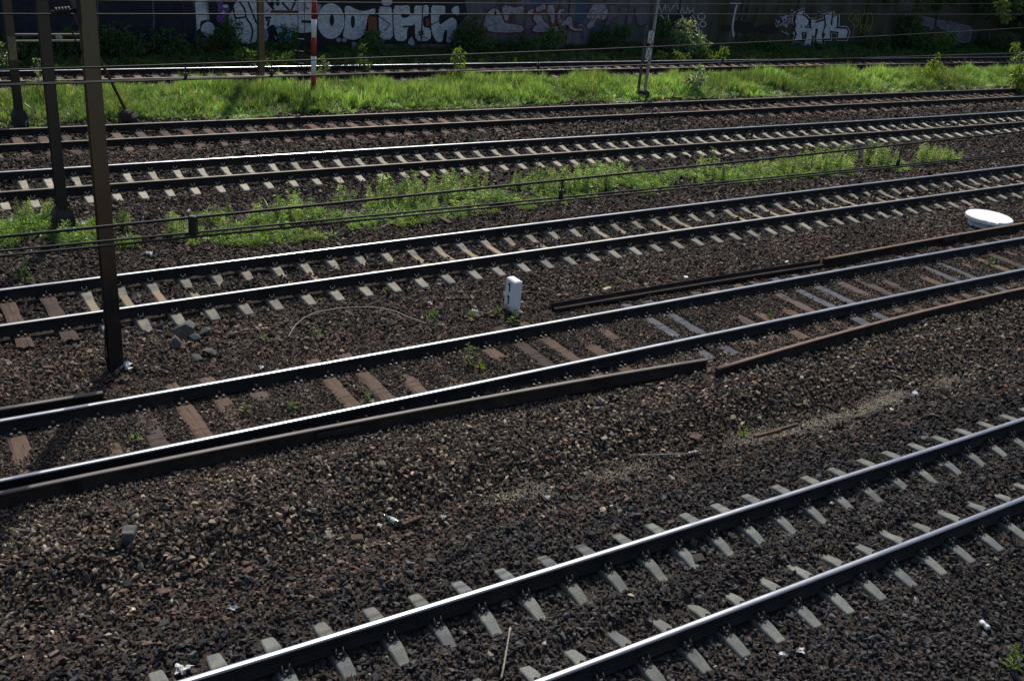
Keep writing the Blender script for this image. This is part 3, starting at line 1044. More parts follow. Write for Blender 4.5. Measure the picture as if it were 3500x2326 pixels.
    o = scatter('chippings', STONES, np.c_[Q, H(Q[:, 0], Q[:, 1])+.018+RNG.uniform(0, .014, N)], RNG.uniform(-.5, .5, (N, 3))+np.array([0, 0, 1])*RNG.uniform(0, 6, (N, 1)), RNG.uniform(.014, .032, N), cc)
    tag(o, 'pale fine stone chippings in a streak beside the nearest track', 'gravel')


ballast()
SKY_STRENGTH, SUN_STRENGTH, EXPOSURE = .105, 4.0, 0.08

# ---------------------------------------------------------------- the graffiti wall
WOFF = 4.15          # metres beyond the centre of the last track
WTOP = 3.35
_wx = np.arange(-34, 66, 1.5)
_ws = np.interp(_wx, CUR[1][0], CUR[1][2])
WX, WY, WA_ = at(1, _ws, WOFF)


def wall_hit(px, lift=0.0):
    """image points -> points on the front of the wall (lift = metres in front of it)"""
    out = []
    for v in ray(px):
        best = None
        for i in range(len(WX)-1):
            a = np.array([WX[i], WY[i]]); b = np.array([WX[i+1], WY[i+1]])
            e = b-a; e_ = e/np.linalg.norm(e); n_ = np.array([e_[1], -e_[0]])
            a2 = a+n_*lift
            den = v[0]*e[1]-v[1]*e[0]
            t = (a2[0]*e[1]-a2[1]*e[0])/den
            u = ((v[0]*t-a2[0])*e[0]+(v[1]*t-a2[1])*e[1])/(e@e)
            if -1e-6 <= u <= 1+1e-6 and t > 0:
                best = (v[0]*t, v[1]*t, CAMH+v[2]*t); break
        out.append(best)
    return out


wall = empty('retaining_wall', (float(np.interp(0, WX, WX)), float(np.interp(0, WX, WY)), 0))
tag(wall, 'long stained concrete wall covered in graffiti behind the last track', 'wall')
wo = Vector(wall.location)
mb = MB()
V = []; F = []
for x, y, a in zip(WX, WY, WA_):
    nx_, ny_ = -math.sin(a), math.cos(a)
    V += [(x-wo.x, y-wo.y, -.4), (x-wo.x, y-wo.y, WTOP), (x+nx_*.6-wo.x, y+ny_*.6-wo.y, WTOP), (x+nx_*.6-wo.x, y+ny_*.6-wo.y, -.4)]
for i in range(len(WX)-1):
    for j in range(4):
        F.append((i*4+j, i*4+(j+1) % 4, i*4+4+(j+1) % 4, i*4+4+j))
F.append((0, 3, 2, 1)); n4 = (len(WX)-1)*4; F.append((n4, n4+1, n4+2, n4+3))
mb.add(V, [f[::-1] for f in F])
mb.build('wall_face', M['wall'], wall)
mb = MB()
V = []; F = []
for x, y, a in zip(WX, WY, WA_):
    nx_, ny_ = -math.sin(a), math.cos(a)
    for (o, z) in ((-.08, WTOP+.003), (-.08, WTOP+.16), (.68, WTOP+.16), (.68, WTOP+.003)):
        V.append((x+nx_*o-wo.x, y+ny_*o-wo.y, z))
for i in range(len(WX)-1):
    for j in range(4):
        F.append((i*4+j, i*4+4+j, i*4+4+(j+1) % 4, i*4+(j+1) % 4))
mb.add(V, F)
mb.build('wall_cap', M['concrete_dark'], wall)
mb = MB()   # pilaster strips and board joints of the wall
for xx in (-11.2, -2.9, 3.35, 8.8, 12.2, 15.5, 20, 25, 30):
    s = np.interp(xx, CUR[1][0], CUR[1][2]); x, y, a = at(1, s, WOFF)
    R = Matrix.Rotation(float(a), 3, 'Z')
    mb.box((x-wo.x+math.sin(a)*.02, y-wo.y-math.cos(a)*.02, WTOP/2-.1), (.06, .05, WTOP+.19), R)
mb.build('joint_strip', M['concrete_dark'], wall)


class Art:
    def __init__(self):
        self.mb = MB(); self.mats = []; self.k = 0

    def mi(self, m):
        if m not in self.mats:
            self.mats.append(m)
        return self.mats.index(m)

    def fill(self, pts, mat, holes=(), layer=None):
        self.k += 1
        lf = .012+.0022*(self.k if layer is None else layer)
        loops = [pts]+list(holes)
        P3 = [[Vector(p) for p in wall_hit(l, lf)] for l in loops]
        tri = tessellate_polygon([[Vector((p[0], p[1], 0)) for p in l] for l in loops])
        flat = [p-wo for l in P3 for p in l]
        self.mb.add(flat, [tuple(t) for t in tri], self.mi(mat))

    def stroke(self, pts, w, mat, closed=False):
        self.k += 1
        lf = .012+.0022*self.k
        pts = [np.array(p, float) for p in pts]
        if closed:
            pts = pts+[pts[0]]
        # round the corners a little
        L = []; R = []
        n = len(pts)
        for i, p in enumerate(pts):
            a = pts[i-1] if i > 0 else (pts[-2] if closed else p)
            b = pts[i+1] if i < n-1 else (pts[1] if closed else p)
            t = (b-a); t = t/max(np.linalg.norm(t), 1e-6); q = np.array([-t[1], t[0]])
            L.append(p+q*w/2); R.append(p-q*w/2)
        P3 = [Vector(p)-wo for p in wall_hit(L+R, lf)]
        self.mb.add(P3, [(i, i+1, n+i+1, n+i) for i in range(n-1)], self.mi(mat))

    def done(self, label):
        o = self.mb.build('graffiti', [M[m] for m in self.mats], wall)
        o['label'] = label
        return o


def smooth_loop(pts, it=2):
    for _ in range(it):
        q = []
        n = len(pts)
        for i in range(n):
            a, b = pts[i], pts[(i+1) % n]
            q += [(a[0]*.78+b[0]*.22, a[1]*.78+b[1]*.22), (a[0]*.22+b[0]*.78, a[1]*.22+b[1]*.78)]
        pts = q
    return pts


def smooth_line(pts, it=2):
    for _ in range(it):
        q = [pts[0]]
        for a, b in zip(pts[:-1], pts[1:]):
            q += [(a[0]*.75+b[0]*.25, a[1]*.75+b[1]*.25), (a[0]*.25+b[0]*.75, a[1]*.25+b[1]*.75)]
        pts = q+[pts[-1]]
    return pts


def T(ox, oy, sc):
    return lambda pts: [(ox+x*sc, oy+y*sc) for x, y in pts]


c2 = T(600, 0, 1/3.92); c3 = T(1150, 0, 600/2360); c4 = T(1600, 0, 600/2360); c5 = T(2100, 0, 1/3.92); c6 = T(2600, 0, 400/2360); c7 = T(3000, 0, 500/2360)


def ell(cx, cy, rx, ry, n=28):
    return [(cx+rx*math.cos(2*math.pi*i/n), cy+ry*math.sin(2*math.pi*i/n)) for i in range(n)]


# the blue-black painted stretch on the left
A = Art()
A.fill([(-420, -90), (640, -90), (668, 60), (672, 260), (-420, 330)], 'g_navy')
for x, w in ((705, 26), (420, 18), (520, 14), (330, 10)):
    A.stroke([(x, -40), (x+6, 70), (x+3, 130)], w*.35, 'g_violet')
A.done('blue black painted stretch of the wall')
# the first big silver piece
A = Art()
A.fill(c2([(250, -60), (2300, -60), (2300, 690), (1000, 640), (300, 620)]), 'g_black')
A.fill(c2([(255, -60), (425, -60), (440, 140), (455, 262), (390, 270), (335, 290), (325, 380), (285, 412), (280, 300)]), 'g_silver')
A.fill(c2(ell(435, 395, 95, 97)), 'g_silver')
A.fill(c2([(300, 500), (560, 540), (540, 640), (330, 640)]), 'g_violet')
A.fill(smooth_loop(c2([(540, -40), (600, -40), (640, 50), (725, 95), (730, 165), (690, 240), (640, 325), (540, 292), (565, 150)])), 'g_purple')
A.fill(smooth_loop(c2([(625, 75), (700, 60), (712, 105), (650, 110)])), 'g_silver')
A.fill(smooth_loop(c2([(612, 170), (650, 145), (660, 175), (625, 195)])), 'g_silver')
A.stroke(smooth_line(c2([(560, 60), (555, 150), (590, 210), (640, 190)])), 4, 'g_black')
A.fill(smooth_loop(c2([(690, 250), (720, 190), (790, 60), (880, -50), (1100, -50), (1100, 560), (1000, 585), (880, 590), (830, 520), (780, 400), (690, 410)]), 1), 'g_silver')
for pts in ([(740, -20), (780, 60), (740, 160), (690, 230), (680, 400)], [(850, 20), (930, 120), (940, 240), (1010, 330), (1040, 430), (1000, 570)], [(975, 30), (1040, 200), (1095, 330)], [(760, 60), (790, 200), (800, 250), (930, 230)]):
    A.stroke(smooth_line(c2(pts)), 6, 'g_black')
for pts in ([(740, 240), (760, 330), (745, 320)], [(770, 290), (800, 270), (805, 320)], [(880, 370), (895, 460)], [(880, 370), (910, 380), (890, 415)]):
    A.stroke(c2(pts), 3, 'g_black')
A.fill(c2([(1180, -50), (1830, -50), (1830, 430), (1680, 445), (1600, 420), (1290, 330), (1180, 420)]), 'g_silver')
for pts in ([(1190, -20), (1300, 110), (1320, 130)], [(1430, 40), (1540, 160), (1600, 30), (1620, -30)], [(1200, 240), (1280, 240)], [(1210, 270), (1255, 270), (1235, 360)]):
    A.stroke(c2(pts), 8, 'g_black')
for e in (ell(1295, 50, 30, 44), ell(1370, 40, 26, 44)):
    A.fill(c2(e), 'g_black')
for pts in ([(1200, 130), (1225, 160), (1245, 120), (1240, 160)], [(1690, 90), (1720, 150), (1735, 60), (1760, 130)], [(1700, 60), (1745, 60)], [(1770, 100), (1790, 130)]):
    A.stroke(c2(pts), 2.5, 'g_black')
A.fill(smooth_loop(c2([(1180, 380), (1230, 400), (1250, 480), (1220, 560), (1180, 580)])), 'g_silver2')
A.stroke(c2([(1690, 288), (1820, 295)]), 9, 'g_black')
A.done('silver and black bubble letter graffiti beginning with an exclamation mark')
# second big silver piece
A = Art()
A.fill(c2([(1830, -60), (2352, -60), (2352, 640), (1900, 600), (1860, 420)])+[], 'g_black')
A.fill(c3([(-10, -40), (1720, -40), (1760, 200), (1660, 320), (1600, 590), (800, 600), (-10, 560)]), 'g_black')
A.fill(c2([(1885, 40), (1960, 70), (1930, 160), (1880, 200)]), 'g_silver2')
A.fill(c2(ell(2082, 285, 182, 238, 36)), 'g_silver')
A.fill(c2(ell(2095, 275, 30, 76)), 'g_black')
A.fill(smooth_loop(c3([(105, 90), (175, 78), (260, 130), (340, 152), (420, 145), (505, 110), (528, 145), (515, 185), (430, 200), (410, 280), (390, 400), (350, 490), (270, 535), (170, 535), (80, 490), (110, 380), (122, 220)]), 1), 'g_silver')
A.fill(c3(ell(220, 295, 28, 86)), 'g_black')
A.fill(c3([(605, -30), (750, -30), (745, 55), (700, 78), (640, 76), (610, 50)]), 'g_silver')
A.fill(smooth_loop(c3([(568, 88), (660, 96), (745, 95), (752, 300), (762, 530), (578, 535), (570, 300)]), 1), 'g_silver')
A.fill(smooth_loop(c3([(765, 75), (870, 80), (985, 72), (988, 185), (1040, 195), (1090, 275), (1045, 345), (950, 368), (945, 550), (790, 555), (768, 380)]), 1), 'g_silver')
A.fill(smooth_loop(c3([(860, 190), (1000, 200), (950, 240), (880, 245)]), 1), 'g_black')
A.stroke(c3([(890, 365), (1020, 355), (1085, 310)]), 5, 'g_black')
A.fill(smooth_loop(c3([(1045, 75), (1140, 80), (1240, 65), (1242, 215), (1162, 220), (1165, 372), (1270, 380), (1270, 550), (1060, 555), (1057, 350), (1042, 250)]), 1), 'g_silver')
A.fill(c3([(1200, 255), (1250, 255), (1250, 355), (1200, 355)]), 'g_orange')
A.fill(smooth_loop(c3([(1275, 70), (1370, 80), (1465, 75), (1460, 200), (1375, 207), (1383, 345), (1460, 290), (1550, 232), (1610, 270), (1622, 340), (1600, 450), (1540, 575), (1470, 572), (1492, 420), (1470, 392), (1440, 450), (1430, 565), (1350, 572), (1282, 450), (1268, 250)]), 1), 'g_silver')
A.fill(smooth_loop(c3([(1533, 150), (1590, 82), (1650, 85), (1650, 205), (1605, 208)]), 1), 'g_silver')
for pts in ([(1090, 440), (1180, 425)], [(1085, 470), (1190, 450)], [(1115, 410), (1130, 495)], [(1150, 405), (1165, 480)], [(570, 220), (720, 330), (640, 420)], [(1270, 340), (1380, 280)], [(1150, 520), (1160, 498), (1210, 505), (1215, 530)]):
    A.stroke(c3(pts), 3, 'g_black')
A.fill(smooth_loop(c3([(960, 560), (1010, 480), (1040, 540), (1060, 610), (960, 615)])), 'g_silver2')
A.fill(smooth_loop(c3([(205, 570), (260, 560), (275, 640), (220, 665)])), 'g_silver2')
for cx in (30, 105):
    A.fill(c3(ell(cx, 540, 34, 30, 14)), 'g_silver2')
A.fill(c3([(430, 220), (540, 230), (545, 420), (420, 450)]), 'g_orange')
A.done('silver and black block letter graffiti reading like OU IREK')
# the painted door
A = Art()
A.fill(c2([(1285, 165), (1630, 165), (1630, 720), (1300, 720)]), 'door')
for e in (ell(1350, 345, 26, 36), ell(1580, 335, 36, 42)):
    A.fill(c2(e), 'g_sky'); A.stroke(c2(e), 1.8, 'g_black', True)
fig = c2([(1400, 245), (1520, 250), (1527, 320), (1520, 390), (1562, 395), (1578, 520), (1572, 600), (1525, 612), (1470, 548), (1440, 592), (1400, 582), (1345, 400), (1380, 330)])
A.fill(fig, 'g_sky'); A.stroke(fig, 2.2, 'g_black', True)
A.stroke(smooth_line(c2([(1350, 382), (1450, 372), (1520, 362)])), 2, 'g_black')
A.stroke(c2([(1555, 470), (1550, 395), (1460, 390), (1450, 450), (1500, 460), (1496, 440), (1475, 445)]), 2.2, 'g_black')
A.stroke(c2([(1500, 350), (1530, 320), (1560, 350)]), 2, 'g_black')
for pts in ([(1352, 230), (1355, 262), (1372, 262), (1375, 228)], [(1538, 285), (1556, 280), (1540, 262), (1556, 255)], [(1562, 258), (1590, 254)], [(1576, 256), (1578, 284)], [(1594, 285), (1602, 255), (1612, 285)], [(1536, 340), (1545, 370)]):
    A.stroke(c2(pts), 2, 'g_purple')
for pts in ([(1490, 200), (1495, 180), (1510, 205), (1515, 180)], [(1530, 185), (1550, 185), (1545, 205), (1530, 205)], [(1560, 180), (1580, 200)], [(1330, 480), (1345, 535), (1360, 500), (1335, 500)]):
    A.stroke(c2(pts), 2.2, 'g_white')
o = A.mb.build('door', [M[m_] for m_ in A.mats], wall); o['label'] = 'navy steel door painted with a sky blue figure'
mb = MB()
p_ = [Vector(p)-wo for p in wall_hit(c2([(1272, 158), (1640, 158)]), .03)]
mid_ = (p_[0]+p_[1])/2; dv = p_[1]-p_[0]
mb.box(mid_, (dv.length, .10, .10), Matrix.Rotation(math.atan2(dv.y, dv.x), 3, 'Z'))
mb.build('lintel', M['rust'], wall)
# red outlined piece
A = Art()
def red(pts, w=4.5, mat='g_silver2', cc=c4, it=1):
    q = smooth_loop(cc(pts), it)
    A.fill(q, mat); A.stroke(q, w, 'g_red', True)
for b in ([(1240, -40), (1330, -40), (900, 110), (780, 100), (770, 60), (900, -40)], [(1500, 20), (1600, 10), (1620, 120), (1530, 330), (1440, 310), (1440, 150)], [(760, 380), (840, 380), (830, 450), (770, 460)], [(1620, 385), (1750, 375), (1740, 420), (1620, 420)], [(1265, 370), (1310, 370), (1290, 510), (1268, 510)], [(1508, 440), (1550, 440), (1552, 545), (1525, 545)], [(190, 90), (260, 120), (230, 170)]):
    A.fill(c4(b), 'g_blue')
red([(200, 330), (230, 210), (290, 130), (370, 95), (430, 150), (475, 260), (500, 310), (640, 320), (750, 345), (755, 440), (480, 450), (300, 440), (215, 390)])
red([(440, 110), (500, 56), (640, 105), (690, 72), (765, 92), (755, 185), (640, 190), (560, 170), (540, 300), (490, 290)])
red([(790, 150), (890, 102), (885, 190), (800, 205)])
red([(905, 95), (1000, 60), (1035, 28), (1050, 95), (1075, 122), (1000, 150), (940, 175), (905, 160)])
red([(1070, 60), (1168, 58), (1176, 322), (1110, 326), (1105, 220), (1060, 190), (1052, 130)])
red([(870, 195), (1000, 200), (1012, 280), (1100, 330), (1110, 440), (860, 442), (865, 360), (930, 330), (870, 270)])
red([(1200, 125), (1312, 105), (1300, 172), (1252, 165), (1245, 258), (1290, 290), (1350, 205), (1408, 225), (1418, 330), (1425, 382), (1540, 372), (1540, 430), (1372, 412), (1338, 330), (1240, 375), (1192, 280)])
red([(1120, 346), (1220, 350), (1220, 442), (1150, 444)])
red([(1480, 325), (1545, 322), (1545, 350), (1480, 350)], 2.5)
for e in (ell(1545, 250, 16, 16, 10), ell(1565, 330, 14, 14, 10), ell(1590, 215, 10, 10, 10)):
    A.fill(c4(e), 'g_blue')
A.done('silver graffiti letters with dark red outlines over blue patches')
A = Art()
red([(1580, 250), (1620, 150), (1690, 38), (1840, 48), (1880, 95), (1880, 200), (1800, 290), (1740, 240), (1700, 320), (1690, 370), (1600, 400), (1590, 330), (1650, 270)], 3.5)
red([(1640, 200), (1680, 135), (1715, 170), (1705, 260), (1665, 275)], 3)
red([(1780, 200), (1850, 100), (1890, 130), (1870, 230), (1800, 290)], 3)
red([(1890, 110), (1930, 45), (2000, 100), (2030, 230), (1940, 240), (1900, 350), (1830, 340), (1880, 250)], 3, 'g_violet')
red([(1925, 240), (1965, 240), (1960, 300), (1925, 300)], 2.5, 'g_violet')
red([(2030, 90), (2110, 70), (2150, 120), (2140, 190), (2050, 190)], 2.5, 'g_violet')
red([(2165, 90), (2230, 80), (2210, 350), (2120, 340)], 2.5, 'g_violet')
red([(2240, 90), (2320, 80), (2400, 90), (2420, 330), (2270, 360)], 2.5, 'g_violet')
A.done('faded silver graffiti with thin red outlines left of the lattice mast')
# pale squiggles
A = Art()
A.fill(c5([(560, 185), (1040, 190), (1120, 300), (1120, 480), (600, 520)]), 'g_black')
zz = [(590, 30), (610, 110), (635, 175), (660, 120), (678, 50), (690, 172), (720, 60), (745, 172), (785, 90), (835, 40), (850, 110), (885, 178), (915, 80), (930, 176), (965, 170), (985, 80), (1000, 150), (1040, 175), (1060, 120)]
A.stroke(c5(zz), 3.2, 'g_white')
for pts in ([(600, 190), (650, 230), (668, 270)], [(890, 190), (930, 250), (915, 295), (975, 240)], [(1000, 160), (1080, 250), (1125, 340), (1135, 420), (1128, 500)], [(1165, 400), (1175, 500)], [(870, 260), (900, 300)], [(1000, 420), (1030, 440), (1010, 450)], [(1060, 410), (1100, 400)], [(720, 190), (725, 250)]):
    A.stroke(smooth_line(c5(pts)), 3.4, 'g_white')
A.stroke(c5(ell(1165, 225, 48, 42)), 3.4, 'g_white', True)
A.stroke(c5(ell(1185, 325, 38, 36)), 3.4, 'g_white', True)
A.stroke(smooth_line(c5([(1548, 42), (1650, 55), (1700, 40)])), 3, 'g_white')
A.stroke(smooth_line(c5([(1650, 50), (1625, 120), (1608, 200), (1580, 350), (1590, 420), (1596, 495)])), 6, 'g_white')
A.fill(smooth_loop(c5([(1630, 260), (1760, 300), (1850, 330), (1880, 400), (1800, 450), (1700, 450), (1600, 420), (1600, 350)])), 'g_black')
A.fill(smooth_loop(c5([(1440, 340), (1570, 340), (1560, 420), (1450, 420)])), 'g_black')
A.fill(smooth_loop(c5([(1930, 330), (2200, 320), (2190, 450), (1940, 440)])), 'g_black')
for pts in ([(1740, 270), (1790, 100)], [(1870, 300), (1920, 100)], [(1880, 470), (1900, 380)], [(1820, 250), (1800, 300), (1870, 340)]):
    A.stroke(c5(pts), 3.5, 'g_black')
rs = np.random.default_rng(3)
for _ in range(26):
    x, y = 2290+rs.normal(0, 42), 290+rs.normal(0, 55)
    A.stroke(c5([(x, y), (x+rs.normal(0, 26), y+rs.normal(0, 26)), (x+rs.normal(0, 30), y+rs.normal(0, 30))]), 2, 'g_white')
A.done('pale squiggle tags and white drips on the mossy stretch')
# RNK
A = Art()
RN = [[(705, 285), (862, 208), (832, 320), (905, 345), (962, 415), (960, 490), (868, 562), (1042, 578), (1035, 720), (1012, 920), (870, 920), (932, 715), (922, 650), (828, 650), (838, 822), (680, 822), (732, 690), (692, 600), (720, 520), (690, 430)],
      [(1020, 402), (1112, 396), (1100, 470), (1282, 418), (1285, 500), (1232, 700), (1252, 895), (1150, 892), (1118, 790), (1160, 590), (1108, 572), (1092, 722), (1020, 722), (1052, 582), (1018, 540)],
      [(1300, 300), (1442, 246), (1408, 500), (1440, 522), (1458, 350), (1542, 318), (1532, 540), (1482, 575), (1740, 588), (1752, 650), (1722, 782), (1560, 782), (1572, 650), (1402, 622), (1392, 790), (1268, 792), (1302, 680), (1262, 650), (1322, 520)]]
for q in RN:
    A.stroke(c6(q), 19, 'g_white', True)
for q in RN:
    A.fill(c6(q), 'g_black'); A.stroke(c6(q), 13, 'g_black', True)
for q in RN:
    A.fill(c6(q), 'g_silver')
A.fill(c6([(812, 520), (830, 512), (826, 575), (812, 578)]), 'g_black')
A.fill(smooth_loop(c6([(630, 640), (665, 630), (690, 690), (650, 700)])), 'g_silver')
A.stroke(c6([(1165, 300), (1185, 300), (1165, 400)]), 4, 'g_red')
A.stroke(c6([(880, 690), (870, 780), (850, 930)]), 2, 'g_red')
A.done('silver letters RNK with black and white outline on the wall')
A = Art()
for pts in ([(1990, 250), (1930, 205), (1860, 215), (1820, 280), (1755, 412), (1850, 432), (1890, 530), (1880, 620), (1866, 745)], [(1850, 412), (1925, 290), (1975, 295), (1978, 440), (1950, 545), (1890, 510)], [(1900, 420), (1930, 330), (1945, 440)], [(2110, 175), (2095, 290), (2020, 345), (2005, 480), (2005, 610), (2060, 625), (2120, 500), (2150, 400), (2140, 280), (2170, 170)], [(2130, 270), (2220, 250), (2262, 330), (2255, 470), (2215, 620), (2160, 630), (2135, 560), (2180, 495), (2210, 560), (2170, 590)], [(2085, 560), (2080, 500), (2040, 500), (2030, 570), (2060, 580)], [(2005, 620), (2030, 665)]):
    A.stroke(smooth_line(c6(pts)), 2.2, 'g_yellow')
A.done('thin yellow line tag right of the silver letters')
A = Art()
for q in ([(715, 262), (760, 275), (942, 322), (880, 480), (850, 490), (840, 420), (705, 405)], [(960, 330), (1110, 350), (1130, 480), (1040, 470), (960, 400)], [(1140, 345), (1310, 395), (1290, 510), (1225, 530), (1190, 692), (1100, 690), (1130, 500)], [(1330, 395), (1480, 430), (1525, 480), (1470, 680), (1370, 690), (1280, 640), (1300, 500)], [(940, 610), (1020, 590), (1000, 680), (950, 660)]):
    A.fill(c7(q), 'g_violet'); A.stroke(c7(q), 2.2, 'g_silver2', True)
A.done('faded grey violet block letters half hidden by bushes')

# ---------------------------------------------------------------- masts and poles
def at_px(px, z=None):
    return gp([px])[0] if z is None else unproj([px], z)[0]


def hbeam(mb, h, w, d, tf=.014, tw=.010, z0=-.3, mat=0):
    mb.box((0, -d/2+tf/2, (h+z0)/2), (w, tf, h-z0), mat=mat)
    mb.box((0, d/2-tf/2, (h+z0)/2), (w, tf, h-z0), mat=mat)
    mb.box((0, 0, (h+z0)/2), (tw, d-2*tf, h-z0), mat=mat)


def mast(name, px, h, w, d, mat, label, rot, z=0.0):
    P = at_px(px, z)
    t = empty(name, P, rot)
    tag(t, label, 'mast')
    mb = MB(); hbeam(mb, h, w, d)
    mb.build('post', mat, t)
    return t, P


rt = math.atan(.70)
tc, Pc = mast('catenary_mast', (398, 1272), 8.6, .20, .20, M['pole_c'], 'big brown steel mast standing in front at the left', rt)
mb = MB()   # insulator arms bolted to the mast
for z, tilt, ln in ((5.78, .6, .46), (5.42, -.25, .34)):
    e = Vector((-ln, .05, tilt*ln*.5))
    mb.tube([(-.10, 0, z), Vector((-.10, 0, z))+e], .030, 8)
    for q in np.linspace(.35, .8, 5):
        p = Vector((-.10, 0, z))+e*float(q)
        mb.tube([p-e.normalized()*.012, p+e.normalized()*.012], .062, 10)
mb.box((-.12, 0, 5.5), (.05, .22, .5), bev=.01)
mb.tube([(-.12, .02, 5.3), (-.22, .05, 5.2), (-.16, .05, 5.0), (-.11, 0, 4.85)], .012, 6)
mb.build('insulator_arm', M['iron'], tc)
mb = MB(); mb.tube([(-.13, -.10, .02), (-.16, -.10, .4), (-.125, -.09, .9), (-.115, -.09, 1.6)], .011, 6)
mb.build('earth_cable', M['black'], tc)
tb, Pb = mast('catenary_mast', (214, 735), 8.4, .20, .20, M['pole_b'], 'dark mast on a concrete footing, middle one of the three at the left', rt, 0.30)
tb.location = (Pb[0], Pb[1], 0.0)
mb = MB(); mb.box((0, 0, .10), (.42, .42, .46), bev=.03); mb.box((0, 0, .40), (.40, .40, .16), taper=.62)
mb.build('footing', M['concrete_dark'], tb)
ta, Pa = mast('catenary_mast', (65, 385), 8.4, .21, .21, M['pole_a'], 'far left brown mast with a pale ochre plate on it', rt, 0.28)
ta.location = (Pa[0], Pa[1], 0.0)
mb = MB(); mb.box((0, 0, .05), (.40, .40, .40), bev=.04); mb.box((0, 0, .31), (.36, .36, .14), taper=.7)
mb.build('footing', M['concrete_dark'], ta)
mb = MB(); mb.box((0, -.113, 2.02), (.20, .012, .62), bev=.004); mb.build('plate', simple('ochre_plate', (.22, .18, .09), .7, 0, .3, .4, 14), ta)
mb = MB(); mb.tube([(.14, -.12, .55), (.30, -.30, .42), (.26, -.34, .22), (.10, -.36, .10), (.08, -.38, -.05)], .022, 6); mb.build('earth_cable', M['wire_grey'], ta)
mb = MB()
for dz in (0, -.17):
    mb.box((.95, 0, 2.36+dz), (1.72, .06, .045))
mb.box((1.2, -.02, 2.30), (.16, .06, .12), mat=1)
mb.build('side_arm', [simple('pale_brown_steel', (.20, .165, .12), .7), M['lattice_r']], ta)
# inclined stay with its anchor block
B = at_px((428, 372), .25); 
top = Vector((Pa[0], Pa[1], 0)); 
# choose the height on the left mast that the stay points to
best = min(np.linspace(2.5, 8, 111), key=lambda z: abs(np.cross(proj([[Pa[0], Pa[1], z]])[0]-np.array([428., 372.]), np.array([329-428., 176-372.]))))
st = empty('anchor_stay', (B[0], B[1], 0)); tag(st, 'inclined brown stay leaning from an anchor block in the grass to the left mast', 'stay')
mb = MB(); mb.tube([(0, 0, .22), (Pa[0]-B[0], Pa[1]-B[1], float(best))], .042, 8); mb.build('strut', M['rust'], st)
mb = MB(); mb.box((.03, -.03, .08), (.34, .34, .30), bev=.06); mb.box((.08, .05, .02), (.5, .46, .2), bev=.07); mb.build('anchor_block', M['concrete_dark'], st)

tw_, Pw = mast('catenary_mast', (893, 268), 7.5, .20, .20, M['pole_w'], 'ochre brown mast in front of the navy door', rt)

# red and white pole with a ladder
P = at_px((1071, 338), -.05)
t = empty('striped_pole', P, rt*0); tag(t, 'red and white banded pole with a thin ladder in the grass strip', 'pole')
zb = []
for y in (310, 252, 192, 128, 65, 2, -62, -128):
    zs = np.linspace(0, 6, 1201)
    zb.append(float(zs[np.argmin(np.abs(proj(np.c_[np.full(1201, P[0]), np.full(1201, P[1]), P[2]+zs])[:, 1]-y))]))
mb = MB(); mb.tube([(0, 0, -.1), (0, 0, zb[0]-.002)], .092, 16); mb.build('foot_section', M['concrete_dark'], t)
mb = MB(); mb.tube([(-.32, 0, zb[0]+.10), (.16, 0, zb[0]+.10)], .025, 8); mb.build('collar', M['iron'], t)
for i in range(len(zb)-1):
    mb = MB(); mb.tube([(0, 0, zb[i]+.001), (0, 0, zb[i+1]-.001)], .083, 18)
    mb.build('band', M['red'] if i % 2 == 0 else M['white'], t)
mb = MB()
for lx in (-.30, -.52):
    mb.tube([(lx, -.02, 0), (lx, -.02, 5.4)], .011, 6)
z = .35
while z < 5.4:
    mb.tube([(-.30, -.02, z), (-.52, -.02, z)], .011, 6, mat=1); z += .39
mb.build('ladder', [M['iron'], M['wire_grey']], t)

# lattice mast with two warning plates
P = at_px((2192, 320), .05); P[2] = 0
t = empty('lattice_mast', P, math.radians(8)); tag(t, 'steel lattice mast with two black and white arrow plates', 'mast')


def zat(y, off=(0, 0)):
    zs = np.linspace(0, 8, 1601)
    return float(zs[np.argmin(np.abs(proj(np.c_[np.full(1601, P[0]+off[0]), np.full(1601, P[1]+off[1]), zs])[:, 1]-y))])


h = 7.5
for sx, mt in ((-1, 'lattice_l'), (1, 'lattice_r')):
    mb = MB()
    x0 = .135
    mb.box((sx*x0, -.03, h/2), (.085, .012, h)); mb.box((sx*(x0+.0365), 0.026, h/2), (.012, .100, h))
    mb.box((sx*x0, .082, h/2), (.085, .012, h))
    mb.build('leg', M[mt], t)
for i in range(8):
    mb = MB(); z0 = .35+i*.85
    mb.tube([(-.10, .03, z0), (.10, .03, z0+.42)], .012, 6)
    mb.build('brace', M['lattice_l'], t)
mb = MB(); mb.box((0, 0, .02), (.55, .5, .36), bev=.05); mb.build('footing', M['concrete_dark'], t)
for (ya, yb, lab) in ((101, 150, 'upper plate with arrows pointing at each other'), (160, 205, 'lower plate with worn arrows')):
    za, zb_ = zat(yb), zat(ya)
    mb = MB(); hh = zb_-za; zc = (za+zb_)/2; w = .215
    mb.box((.045, -.052, zc), (w, .010, hh), mat=0)

    def bar(a, b, wd=.022):
        a = Vector((a[0]+.045, -.0602, a[1]+zc)); b = Vector((b[0]+.045, -.0602, b[1]+zc))
        d_ = b-a; n_ = Vector((-d_.z, 0, d_.x)).normalized()*wd/2
        mb.add([a+n_, b+n_, b-n_, a-n_], [(0, 1, 2, 3)], 1)
    q = hh/2
    bar((-.09, q*.92), (0, q*.08)); bar((.09, q*.92), (0, q*.08)); bar((-.09, -q*.92), (0, -q*.08)); bar((.09, -q*.92), (0, -q*.08))
    bar((-w/2, q*.96), (w/2, q*.96), .03); bar((-w/2, -q*.96), (w/2, -q*.96), .03)
    o = mb.build('plate', [M['white_dirty'], M['black']], t); o['label'] = lab

